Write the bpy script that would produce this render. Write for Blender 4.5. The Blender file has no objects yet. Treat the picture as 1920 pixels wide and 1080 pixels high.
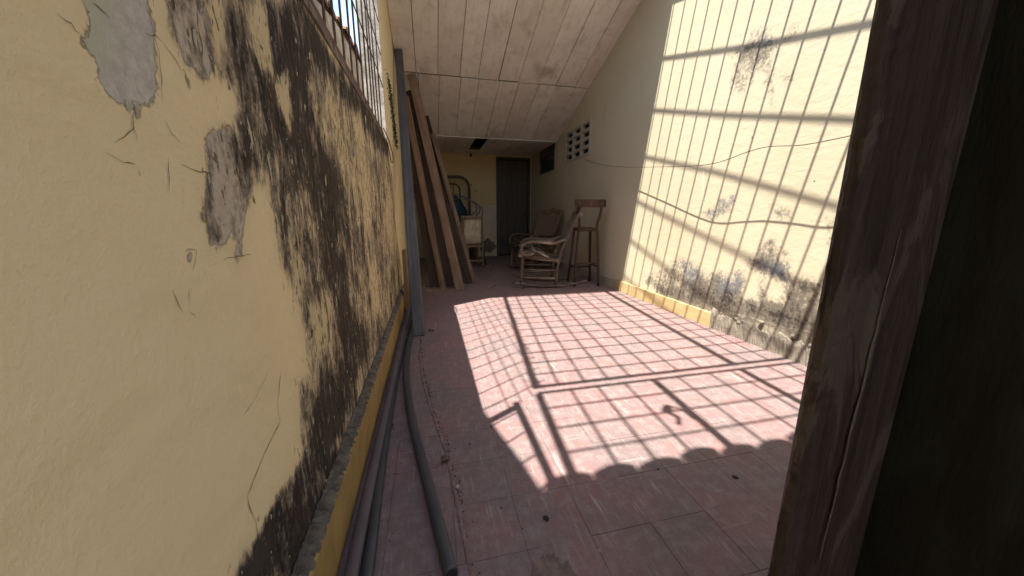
import bpy, bmesh, math, random
import numpy as np
from mathutils import Vector, Matrix, Euler

random.seed(11)
rng = np.random.default_rng(5)
R = math.radians
scene = bpy.context.scene
col = scene.collection

# ------------------------------------------------------------------ camera
YAW, PITCH = 0.229234, 0.207729
cd = bpy.data.cameras.new('camera')
cd.sensor_width = 36.0
cd.lens = 650.0 / 1920.0 * 36.0
cd.clip_start = 0.02
cd.clip_end = 500.0
cam = bpy.data.objects.new('camera', cd)
col.objects.link(cam)
cam.location = (0, 0, 0.945)
cam.rotation_euler = (math.pi / 2 - PITCH, 0, -YAW)
scene.camera = cam

# ------------------------------------------------------------------ sky and sun
SUN = Vector((0.335, 0.20, -1.0)).normalized()        # the way the light travels
world = bpy.data.worlds.new('World')
scene.world = world
world.use_nodes = True
wn, wl = world.node_tree.nodes, world.node_tree.links
wn.clear()
sky = wn.new('ShaderNodeTexSky')
sky.sky_type = 'NISHITA'
sky.sun_disc = False
sky.sun_elevation = math.asin(-SUN.z)
sky.sun_rotation = math.atan2(-SUN.x, -SUN.y)
sky.air_density = 1.0
sky.dust_density = 1.5
tcw = wn.new('ShaderNodeTexCoord')
cn = wn.new('ShaderNodeTexNoise')
cn.inputs['Scale'].default_value = 3.0
cn.inputs['Detail'].default_value = 7.0
cn.inputs['Roughness'].default_value = 0.6
wl.new(tcw.outputs['Generated'], cn.inputs['Vector'])
cr = wn.new('ShaderNodeMapRange')
cr.interpolation_type = 'SMOOTHSTEP'
cr.inputs[1].default_value = 0.47
cr.inputs[2].default_value = 0.75
wl.new(cn.outputs['Fac'], cr.inputs[0])
cm = wn.new('ShaderNodeMix')
cm.data_type = 'RGBA'
wl.new(cr.outputs[0], cm.inputs[0])
wl.new(sky.outputs[0], cm.inputs[6])
cm.inputs[7].default_value = (4.2, 4.9, 5.8, 1)
bg = wn.new('ShaderNodeBackground')
bg.inputs['Strength'].default_value = 0.115
wo = wn.new('ShaderNodeOutputWorld')
wl.new(cm.outputs[2], bg.inputs['Color'])
wl.new(bg.outputs[0], wo.inputs['Surface'])

sd = bpy.data.lights.new('sun', 'SUN')
sd.energy = 5.0
sd.angle = R(0.55)
sd.color = (1.0, 0.95, 0.87)
sun = bpy.data.objects.new('sun', sd)
col.objects.link(sun)
sun.location = (-2, -1, 6)
sun.rotation_euler = SUN.to_track_quat('-Z', 'Y').to_euler()

scene.view_settings.view_transform = 'Standard'
scene.view_settings.look = 'None'
scene.view_settings.gamma = 1.0
scene.view_settings.use_curve_mapping = False
scene.view_settings.exposure = 1.78
scene.cycles.max_bounces = 8
scene.cycles.diffuse_bounces = 6

# ------------------------------------------------------------------ dimensions
XL, XR = -0.32, 2.32          # inner faces of the long walls
YB = 8.0                      # back wall
SILL, JY0, JY1 = 1.55, 0.45, 3.3   # opening in the left wall
RY, RZ, RS = 3.23, 3.41, 0.29      # roof edge and the fall of the grille towards the door
def gz(y): return RZ - RS * (RY - y)
def cz(y): return max(2.25, 2.25 + 0.374 * (6.33 - y))   # underside of the boarded ceiling

# ------------------------------------------------------------------ node helpers
class G:
    def __init__(s, name):
        s.m = bpy.data.materials.new(name)
        s.m.use_nodes = True
        s.t = s.m.node_tree
        s.t.nodes.clear()
        s.out = s.t.nodes.new('ShaderNodeOutputMaterial')
        s.b = s.t.nodes.new('ShaderNodeBsdfPrincipled')
        s.t.links.new(s.b.outputs[0], s.out.inputs[0])
        s.tc = s.t.nodes.new('ShaderNodeTexCoord')
    def put(s, sock, v):
        if isinstance(v, bpy.types.NodeSocket): s.t.links.new(v, sock)
        elif isinstance(v, (tuple, list)) and len(v) == 3 and sock.type == 'RGBA': sock.default_value = (*v, 1)
        else: sock.default_value = v
    def obj(s): return s.tc.outputs['Object']
    def pos(s):
        g = s.t.nodes.new('ShaderNodeNewGeometry'); return g.outputs['Position']
    def rand(s):
        n = s.t.nodes.new('ShaderNodeObjectInfo'); return n.outputs['Random']
    def attr(s, name):
        n = s.t.nodes.new('ShaderNodeAttribute'); n.attribute_name = name; return n.outputs['Fac']
    def map(s, v, scale=(1, 1, 1), rot=(0, 0, 0), loc=(0, 0, 0)):
        n = s.t.nodes.new('ShaderNodeMapping')
        s.put(n.inputs['Vector'], v)
        n.inputs['Scale'].default_value = scale
        n.inputs['Rotation'].default_value = rot
        s.put(n.inputs['Location'], loc)
        return n.outputs[0]
    def noise(s, v, scale, detail=5, rough=0.55, dist=0.0, w=None):
        n = s.t.nodes.new('ShaderNodeTexNoise')
        if w is not None:
            n.noise_dimensions = '4D'; s.put(n.inputs['W'], w)
        s.put(n.inputs['Vector'], v)
        n.inputs['Scale'].default_value = scale
        n.inputs['Detail'].default_value = detail
        n.inputs['Roughness'].default_value = rough
        n.inputs['Distortion'].default_value = dist
        return n.outputs['Fac']
    def voro(s, v, scale, feature='F1'):
        n = s.t.nodes.new('ShaderNodeTexVoronoi'); n.feature = feature
        s.put(n.inputs['Vector'], v); n.inputs['Scale'].default_value = scale
        return n.outputs['Distance']
    def math(s, op, a, b=0.0, c=0.0):
        n = s.t.nodes.new('ShaderNodeMath'); n.operation = op
        s.put(n.inputs[0], a); s.put(n.inputs[1], b); s.put(n.inputs[2], c)
        return n.outputs[0]
    def mad(s, a, k, c): return s.math('MULTIPLY_ADD', a, k, c)
    def step(s, v, lo, hi, a=0.0, b=1.0):
        n = s.t.nodes.new('ShaderNodeMapRange'); n.interpolation_type = 'SMOOTHSTEP'
        s.put(n.inputs[0], v)
        for i, q in enumerate((lo, hi, a, b)): s.put(n.inputs[i + 1], q)
        return n.outputs[0]
    def mix(s, f, a, b, mode='MIX'):
        n = s.t.nodes.new('ShaderNodeMix'); n.data_type = 'RGBA'; n.blend_type = mode
        s.put(n.inputs[0], f); s.put(n.inputs[6], a); s.put(n.inputs[7], b)
        return n.outputs[2]
    def bump(s, h, strength=0.5, dist=0.01, normal=None):
        n = s.t.nodes.new('ShaderNodeBump')
        n.inputs['Strength'].default_value = strength
        n.inputs['Distance'].default_value = dist
        s.put(n.inputs['Height'], h)
        if normal is not None: s.put(n.inputs['Normal'], normal)
        return n.outputs[0]
    def done(s, color, rough=0.8, normal=None, metal=0.0, spec=0.3):
        s.put(s.b.inputs['Base Color'], color)
        s.put(s.b.inputs['Roughness'], rough)
        s.put(s.b.inputs['Metallic'], metal)
        s.put(s.b.inputs['Specular IOR Level'], spec)
        if normal is not None: s.put(s.b.inputs['Normal'], normal)
        return s.m

def m_plain(name, c, c2=None, scale=8, rough=0.8, bump=0.3, bd=0.004, metal=0.0, stretch=(1, 1, 1), spec=0.3):
    g = G(name)
    c2 = c2 or tuple(x * 0.6 for x in c)
    p = g.map(g.obj(), stretch)
    n = g.noise(p, scale, 7, 0.6, 0.3, w=g.math('MULTIPLY', g.rand(), 50.0))
    f = g.noise(p, scale * 9, 4, 0.6)
    c_ = g.mix(g.step(n, 0.3, 0.7), c, c2)
    return g.done(c_, g.mad(n, 0.2, rough - 0.1), g.bump(g.mad(f, 0.5, n), bump, bd), metal, spec)

def m_wood(name, c, c2, pale=None, axis=2, worn=0.0, rough=0.8):
    """wood with grain along local axis; pale = worn paint or bleached colour"""
    g = G(name)
    sc = [30, 30, 30]; sc[axis] = 1.6
    w = g.math('MULTIPLY', g.rand(), 60.0)
    gr = g.noise(g.map(g.obj(), tuple(sc)), 1.0, 6, 0.65, 0.6, w=w)
    bl = g.noise(g.obj(), 3.5, 4, 0.6, w=w)
    f = g.noise(g.map(g.obj(), tuple(x * 3 for x in sc)), 1.5, 3, 0.6, w=w)
    c_ = g.mix(g.step(gr, 0.32, 0.68), c2, c)
    c_ = g.mix(g.step(bl, 0.35, 0.7, 0.0, 0.6), c_, c2)
    c_ = g.mix(g.step(f, 0.62, 0.75, 0.0, 0.6), c_, tuple(x * 0.35 for x in c2))
    if pale:
        pm = g.math('ADD', g.mad(gr, 0.7, worn), g.mad(bl, 0.6, -0.65))
        c_ = g.mix(g.step(pm, 0.45, 0.62), c_, pale)
    # each piece its own shade
    hsv = g.t.nodes.new('ShaderNodeHueSaturation')
    g.put(hsv.inputs['Color'], c_)
    g.put(hsv.inputs['Value'], g.mad(g.rand(), 0.5, 0.75))
    return g.done(hsv.outputs[0], rough, g.bump(g.math('ADD', gr, f), 0.5, 0.003))

# ------------------------------------------------------------------ mesh helpers
class MB:
    def __init__(s): s.v, s.f, s.sm = [], [], []
    def add(s, vs, fs, smooth=False):
        o = len(s.v)
        s.v += [Vector(v) for v in vs]
        s.f += [tuple(i + o for i in f) for f in fs]
        s.sm += [smooth] * len(fs)
        return s
    def box(s, c, d, M=None):
        x, y, z = (q / 2 for q in d)
        vs = [Vector(p) for p in ((-x, -y, -z), (x, -y, -z), (x, y, -z), (-x, y, -z), (-x, -y, z), (x, -y, z), (x, y, z), (-x, y, z))]
        if M is not None: vs = [M @ v for v in vs]
        vs = [v + Vector(c) for v in vs]
        return s.add(vs, [(0, 3, 2, 1), (4, 5, 6, 7), (0, 1, 5, 4), (1, 2, 6, 5), (2, 3, 7, 6), (3, 0, 4, 7)])
    def span(s, a, b):
        a, b = Vector(a), Vector(b)
        return s.box((a + b) / 2, [abs(q) for q in (b - a)])
    def beam(s, p0, p1, w, h, side=(0, 0, 1), taper=1.0):
        """box from p0 to p1; h measured along side, w across it"""
        p0, p1 = Vector(p0), Vector(p1)
        d = (p1 - p0).normalized()
        a = d.cross(Vector(side)).normalized()
        b = a.cross(d).normalized()
        vs = []
        for p, k in ((p0, 1.0), (p1, taper)):
            for i, j in ((-1, -1), (1, -1), (1, 1), (-1, 1)):
                vs.append(p + a * (i * w / 2 * k) + b * (j * h / 2 * k))
        return s.add(vs, [(0, 1, 2, 3), (7, 6, 5, 4), (0, 4, 5, 1), (1, 5, 6, 2), (2, 6, 7, 3), (3, 7, 4, 0)])
    def tube(s, pts, r, n=8, flat=1.0, cap=True):
        pts = [Vector(p) for p in pts]
        rs = r if isinstance(r, (list, tuple)) else [r] * len(pts)
        o, vs, prev = len(s.v), [], None
        for i, p in enumerate(pts):
            d = (pts[min(i + 1, len(pts) - 1)] - pts[max(i - 1, 0)]).normalized()
            if prev is None:
                ref = Vector((0, 0, 1)) if abs(d.z) < 0.9 else Vector((0, 1, 0))
                a = d.cross(ref).normalized()
            else:
                a = (prev - d * prev.dot(d)).normalized()
            prev = a
            b = d.cross(a).normalized()
            for k in range(n):
                t = 2 * math.pi * k / n
                vs.append(p + a * (math.cos(t) * rs[i]) + b * (math.sin(t) * rs[i] * flat))
        fs = []
        for i in range(len(pts) - 1):
            for k in range(n):
                k2 = (k + 1) % n
                fs.append((i * n + k, i * n + k2, (i + 1) * n + k2, (i + 1) * n + k))
        s.add(vs, fs, True)
        if cap:
            s.f.append(tuple(o + k for k in reversed(range(n)))); s.sm.append(False)
            s.f.append(tuple(o + (len(pts) - 1) * n + k for k in range(n))); s.sm.append(False)
        return s
    def build(s, name, mat, parent=None, bevel=0.0, world=False, rough=0.0):
        me = bpy.data.meshes.new(name)
        off = parent.location if (world and parent) else Vector((0, 0, 0))
        me.from_pydata([v - off for v in s.v], [], s.f)
        me.polygons.foreach_set('use_smooth', s.sm)
        if bevel:
            bm = bmesh.new(); bm.from_mesh(me)
            bmesh.ops.recalc_face_normals(bm, faces=bm.faces)
            bmesh.ops.bevel(bm, geom=list(bm.edges), offset=bevel, segments=1, affect='EDGES', clamp_overlap=True)
            bm.to_mesh(me); bm.free()
        else:
            bm = bmesh.new(); bm.from_mesh(me)
            bmesh.ops.recalc_face_normals(bm, faces=bm.faces)
            bm.to_mesh(me); bm.free()
        if rough:
            n = len(me.vertices); co = np.empty(n * 3, 'f'); me.vertices.foreach_get('co', co)
            co += rng.normal(0, rough, n * 3); me.vertices.foreach_set('co', co)
        me.materials.append(mat)
        o = bpy.data.objects.new(name, me)
        col.objects.link(o)
        o.parent = parent
        return o

def tag(o, label, cat=None, group=None, kind=None):
    o['label'] = label
    if cat: o['category'] = cat
    if group: o['group'] = group
    if kind: o['kind'] = kind
    return o
def thing(name, label, cat, loc=(0, 0, 0), rz=0.0, group=None):
    o = bpy.data.objects.new(name, None)
    o.empty_display_size = 0.1
    col.objects.link(o)
    o.location = loc
    o.rotation_euler = (0, 0, rz)
    return tag(o, label, cat, group)
def curve(pts, n=6):
    """smooth path through pts (Catmull-Rom)"""
    P = [Vector(p) for p in pts]
    P = [P[0] * 2 - P[1]] + P + [P[-1] * 2 - P[-2]]
    out = []
    for i in range(1, len(P) - 2):
        for k in range(n):
            t = k / n
            a, b, c, d = P[i - 1], P[i], P[i + 1], P[i + 2]
            out.append(0.5 * ((2 * b) + (c - a) * t + (2 * a - 5 * b + 4 * c - d) * t * t + (3 * b - a - 3 * c + d) * t ** 3))
    out.append(P[-2])
    return out

# ------------------------------------------------------------------ stain maps of the two long walls, in wall metres (y, z)
LEFT_FIELDS = [
    ('near', 1, 0.14, [(0.637,1.259),(1.203,1.55),(1.38,1.502),(1.767,1.515),(2.533,1.549),(3.227,1.556),(3.522,1.298),(3.531,0.81),(3.844,0.404),(3.89,0.011),(3.103,0.033),(1.755,0.097),(1.091,0.129),(0.77,0.122),(0.705,0.14),(0.505,0.396),(0.543,0.411),(0.606,0.387),(0.679,0.399),(0.754,0.389),(0.821,0.389),(0.835,0.507),(0.845,0.556),(0.918,0.549),(0.935,0.629),(0.91,0.721),(0.88,0.78),(0.836,0.87),(0.841,0.948),(0.828,1.001),(0.783,1.003),(0.729,0.948),(0.695,0.875),(0.676,0.87),(0.67,0.926),(0.642,0.905),(0.608,0.912),(0.608,0.947),(0.629,1.002),(0.663,1.06),(0.72,1.089),(0.765,1.134),(0.755,1.161),(0.694,1.165),(0.667,1.144),(0.626,1.147),(0.614,1.163),(0.595,1.182)]),
    ('mold', 0.62, 0.04, [(0.637,1.259),(1.203,1.55),(1.38,1.502),(1.767,1.515),(2.533,1.549),(3.227,1.556),(3.522,1.298),(3.531,0.81),(3.844,0.404),(3.89,0.011),(3.103,0.033),(1.755,0.097),(1.091,0.129),(0.77,0.122),(0.705,0.14),(0.505,0.396),(0.543,0.411),(0.606,0.387),(0.679,0.399),(0.754,0.389),(0.821,0.389),(0.835,0.507),(0.845,0.556),(0.918,0.549),(0.935,0.629),(0.91,0.721),(0.88,0.78),(0.836,0.87),(0.841,0.948),(0.828,1.001),(0.783,1.003),(0.729,0.948),(0.695,0.875),(0.676,0.87),(0.67,0.926),(0.642,0.905),(0.608,0.912),(0.608,0.947),(0.629,1.002),(0.663,1.06),(0.72,1.089),(0.765,1.134),(0.755,1.161),(0.694,1.165),(0.667,1.144),(0.626,1.147),(0.614,1.163),(0.595,1.182)]),
    ('mold', 1.05, 0.045, [(0.958,1.399),(1.187,1.504),(1.376,1.493),(1.16,1.31),(1.256,1.177),(1.494,1.09),(1.488,0.869),(1.386,0.634),(1.706,0.319),(1.142,0.252),(0.742,0.244),(0.638,0.278),(0.61,0.335),(0.787,0.373),(0.933,0.451),(1.252,0.513),(1.163,0.789),(1.13,0.98),(0.982,1.075),(0.874,1.144),(0.78,1.182),(0.748,1.244),(0.798,1.3),(0.837,1.239),(0.933,1.245),(0.934,1.327)]),
    ('mold', 1.12, 0.03, [(0.679,0.399),(0.787,0.373),(1.116,0.19),(0.874,0.172),(0.705,0.14),(0.515,0.383),(0.586,0.386)]),
    ('mold', 0.54, 0.05, [(1.818,1.51),(3.227,1.556),(3.522,1.298),(3.531,0.81),(3.844,0.404),(3.135,0.074),(1.969,0.497),(1.834,0.876),(1.788,1.19)]),
    ('mold', 0.98, 0.03, [(1.101,1.473),(1.198,1.535),(1.382,1.508),(1.77,1.522),(2.539,1.56),(3.314,1.573),(3.285,1.405),(2.457,1.407),(1.72,1.406),(1.342,1.403),(1.155,1.413)]),
    ('mold', 0.3, 0.02, [(0.815,1.325),(0.948,1.394),(0.931,1.254),(0.883,1.231),(0.842,1.254),(0.822,1.286)]),
    ('mold', 0.25, 0.02, [(0.937,1.241),(1.039,1.291),(1.044,1.173),(0.998,1.141),(0.949,1.19)]),
    ('mold', 0.4, 0.03, [(1.205,1.311),(1.481,1.436),(1.582,1.3),(1.645,1.233),(2.086,1.067),(1.772,1.025),(1.511,1.131),(1.353,1.196),(1.223,1.23)]),
    ('mold', 0.22, 0.03, [(1.834,1.371),(2.066,1.478),(2.137,1.099),(2.15,0.834),(1.972,0.843),(1.887,1.131)]),
    ('mold', 0.2, 0.02, [(0.689,1.261),(0.746,1.29),(0.744,1.243),(0.721,1.182),(0.696,1.173),(0.689,1.218)]),
    ('mold', 0.2, 0.02, [(0.972,0.733),(1.072,0.693),(1.091,0.572),(1.013,0.537),(0.992,0.608)]),
    ('mold', 0.2, 0.02, [(1.904,0.71),(2.168,0.677),(2.207,0.338),(1.913,0.392)]),
    ('mold', 0.2, 0.03, [(3.072,1.252),(3.351,1.052),(3.546,0.604),(3.043,0.609),(2.735,0.88)]),
    ('mold', 0.48, 0.02, [(0.642,1.06),(0.707,1.083),(0.709,1.01),(0.684,0.93),(0.642,0.906),(0.608,0.912),(0.608,0.947),(0.629,1.002)]),
    ('mold', 0.46, 0.02, [(0.605,1.217),(0.681,1.257),(0.713,1.229),(0.698,1.177),(0.667,1.144),(0.626,1.147),(0.614,1.163)]),
    ('peel', 1, 0.05, [(0.476,1.165),(0.564,1.213),(0.571,1.177),(0.571,1.136),(0.56,1.093),(0.541,1.07),(0.515,1.063),(0.488,1.066),(0.474,1.075),(0.476,1.092),(0.462,1.104)]),
    ('peel', 1, 0.05, [(0.642,1.06),(0.716,1.088),(0.745,1.041),(0.766,1.016),(0.729,0.948),(0.695,0.875),(0.676,0.87),(0.675,0.922),(0.642,0.905),(0.608,0.912),(0.608,0.947),(0.629,1.002)]),
    ('peel', 1, 0.05, [(0.611,1.239),(0.689,1.281),(0.713,1.229),(0.698,1.177),(0.667,1.144),(0.626,1.147),(0.614,1.163)]),
    ('peel', 0.9, 0.05, [(0.774,1.304),(0.815,1.325),(0.826,1.27),(0.9,1.223),(0.847,1.205),(0.777,1.233)]),
    ('peel', 0.8, 0.03, [(0.555,0.901),(0.57,0.898),(0.558,0.876),(0.551,0.88)]),
    ('green', 1, 0.03, [(0.469,1.161),(0.515,1.186),(0.493,1.109),(0.476,1.092),(0.462,1.104),(0.465,1.128)]),
    ('spot', 0.7, 0.02, [(0.619,1.141),(0.636,1.124),(0.622,1.116),(0.609,1.144)]),
    ('spot', 0.62, 0.02, [(0.488,1.004),(0.516,1.002),(0.509,0.987),(0.494,0.988)]),
    ('spot', 0.6, 0.02, [(0.602,0.984),(0.621,0.974),(0.61,0.951),(0.599,0.955)]),
]
RIGHT_FIELDS = [
    ('mold', 0.68, 0.05, [(2.577,2.165),(2.414,2.207),(2.315,2.265),(2.209,2.232),(2.094,2.102),(2.07,2.167),(1.984,2.156),(1.944,2.05),(1.993,2.012),(2.082,2.025),(2.111,1.935),(1.948,1.844),(1.993,1.751),(2.08,1.795),(2.088,1.615),(2.147,1.613),(2.149,1.75),(2.253,1.885),(2.351,1.81),(2.506,1.876),(2.514,2.085)]),
    ('mold', 0.74, 0.03, [(2.493,1.108),(2.286,1.109),(2.337,0.957),(2.517,0.892),(2.682,0.982),(2.508,1.023)]),
    ('mold', 0.68, 0.04, [(2.052,1.03),(1.841,1.006),(1.842,0.904),(1.973,0.912)]),
    ('mold', 0.66, 0.06, [(3.525,0.174),(3.208,0.407),(2.897,0.556),(2.691,0.604),(2.481,0.465),(2.323,0.534),(2.135,0.602),(2.069,0.747),(1.956,0.811),(1.827,0.713),(1.77,0.578),(1.606,0.571),(1.463,0.718),(1.301,0.08),(1.655,0.102),(1.931,0.16),(2.314,0.132),(2.685,0.104),(3.17,0.125)]),
    ('mold', 0.92, 0.05, [(3.181,0.21),(2.711,0.277),(2.407,0.363),(2.113,0.462),(1.834,0.531),(1.584,0.442),(1.417,0.45),(1.311,0.14),(1.661,0.137),(1.934,0.18),(2.318,0.154),(2.685,0.104),(3.079,0.117)]),
    ('mold', 0.9, 0.03, [(2.135,0.602),(2.012,0.656),(1.828,0.605),(1.834,0.531),(1.967,0.508)]),
    ('mold', 0.68, 0.05, [(1.669,0.939),(1.514,1.012),(1.428,0.662),(1.582,0.608)]),
    ('mold', 0.25, 0.03, [(2.125,0.542),(2.014,0.539),(2.003,0.343),(2.113,0.317)]),
    ('mold', 0.3, 0.03, [(1.944,0.493),(1.795,0.52),(1.804,0.352),(1.922,0.362)]),
    ('blue', 1, 0.02, [(2.521,1.11),(2.272,1.108),(2.327,0.957),(2.515,0.883),(2.682,0.982),(2.508,1.023)]),
    ('blue', 1, 0.03, [(2.824,0.564),(2.691,0.604),(2.589,0.448),(2.685,0.333),(2.795,0.364)]),
    ('blue', 1, 0.03, [(2.372,0.505),(2.132,0.582),(2.126,0.398),(2.342,0.308)]),
    ('blue', 1, 0.03, [(2.006,0.618),(1.813,0.625),(1.813,0.517),(1.967,0.508)]),
    ('blue', 1, 0.02, [(2.309,2.229),(2.206,2.215),(2.148,2.093),(2.247,2.103)]),
    ('blue', 1, 0.02, [(2.159,1.736),(2.075,1.718),(2.087,1.605),(2.146,1.606)]),
    ('cement', 1, 0.03, [(3.078,0.111),(2.685,0.104),(2.4,0.131),(2.069,0.193),(1.815,0.19),(1.577,0.221),(1.143,0.213),(1.036,-0.385),(1.54,0.004),(2.408,-0.015),(3.063,0.005)]),
]
CRACKS = [
    [(0.562,1.195),(0.57,1.165),(0.569,1.129),(0.561,1.084)],
    [(0.509,1.061),(0.505,1.041),(0.505,1.025)],
    [(0.505,1.041),(0.488,1.027),(0.472,1.019)],
    [(0.444,1.124),(0.453,1.12),(0.462,1.115)],
    [(0.484,1.155),(0.495,1.151),(0.504,1.149)],
    [(0.56,1.059),(0.567,1.049),(0.58,1.039)],
    [(0.551,1.016),(0.545,0.993),(0.539,0.97)],
    [(0.571,1.009),(0.596,1.007),(0.643,1.005)],
    [(0.766,0.621),(0.734,0.565),(0.733,0.53),(0.669,0.514),(0.611,0.495),(0.582,0.481),(0.593,0.439),(0.594,0.382)],
    [(0.461,1.005),(0.48,1.001),(0.495,1.001)],
    [(0.549,0.9),(0.571,0.898),(0.556,0.87)],
    [(0.51,0.852),(0.521,0.821)],
    [(0.541,0.846),(0.538,0.828)],
    [(0.536,0.82),(0.544,0.805)],
    [(0.712,0.646),(0.663,0.627),(0.612,0.616)],
    [(0.629,0.878),(0.676,0.877),(0.721,0.874)],
    [(0.891,0.949),(0.858,0.868),(0.836,0.836)],
    [(0.553,1.158),(0.571,1.161),(0.596,1.152),(0.611,1.132)],
]


def poly_sd(Y, Z, poly):
    """signed distance to a polygon, negative inside"""
    d2 = np.full(Y.shape, 1e9)
    ins = np.zeros(Y.shape, bool)
    n = len(poly)
    for i in range(n):
        (x0, y0), (x1, y1) = poly[i], poly[(i + 1) % n]
        ex, ey = x1 - x0, y1 - y0
        wx, wy = Y - x0, Z - y0
        t = np.clip((wx * ex + wy * ey) / max(ex * ex + ey * ey, 1e-9), 0, 1)
        d2 = np.minimum(d2, (wx - ex * t) ** 2 + (wy - ey * t) ** 2)
        c = (y0 > Z) != (y1 > Z)
        with np.errstate(divide='ignore', invalid='ignore'):
            ins ^= c & (Y < (ex * (Z - y0) / (ey if ey else 1e-9) + x0))
    return np.where(ins, -1, 1) * np.sqrt(d2)
def fields(me, table, chans):
    n = len(me.vertices)
    co = np.empty(n * 3); me.vertices.foreach_get('co', co); co = co.reshape(-1, 3)
    Y, Z = co[:, 1], co[:, 2]
    F = {c: np.zeros(n) for c in chans}
    for ch, val, soft, poly in table:
        # close to the door the shapes are traced more finely than far down the wall
        w = soft * np.clip(Y / 1.3, 0.35, 1.6)
        k = 1 / (1 + np.exp(np.clip(poly_sd(Y, Z, poly) / w * 2.2, -30, 30)))
        F[ch] = F[ch] * (1 - k) + val * k
    for c in chans:
        a = me.attributes.new(c, 'FLOAT', 'POINT')
        a.data.foreach_set('value', F[c].astype('f'))

def field_at(Y, Z, table, ch):
    F = np.zeros(len(Y))
    for c, val, soft, poly in table:
        if c != ch: continue
        w = soft * np.clip(Y / 1.3, 0.35, 1.6)
        k = 1 / (1 + np.exp(np.clip(poly_sd(Y, Z, poly) / w * 2.2, -30, 30)))
        F = F * (1 - k) + val * k
    return F

def wall_grid(name, x, ys, zs, holes, mat, top=None):
    """sheet of wall in the plane x with rectangular holes"""
    ys, zs = np.array(sorted(set(np.round(ys, 4)))), np.array(sorted(set(np.round(zs, 4))))
    ny, nz = len(ys), len(zs)
    YY, ZZ = np.meshgrid(ys, zs, indexing='ij')
    XX = np.full(YY.shape, x)
    idx = np.arange(ny * nz).reshape(ny, nz)
    cy, czz = (ys[:-1] + ys[1:]) / 2, (zs[:-1] + zs[1:]) / 2
    keep = np.ones((ny - 1, nz - 1), bool)
    for (a, b, c, d) in holes:
        keep &= ~(((cy > a) & (cy < b))[:, None] & ((czz > c) & (czz < d))[None, :])
    q = np.stack([idx[:-1, :-1], idx[1:, :-1], idx[1:, 1:], idx[:-1, 1:]], -1)[keep]
    me = bpy.data.meshes.new(name)
    me.from_pydata(np.stack([XX, YY, ZZ], -1).reshape(-1, 3).tolist(), [], q.tolist())
    me.polygons.foreach_set('use_smooth', [True] * len(me.polygons))
    me.materials.append(mat)
    return me

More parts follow.
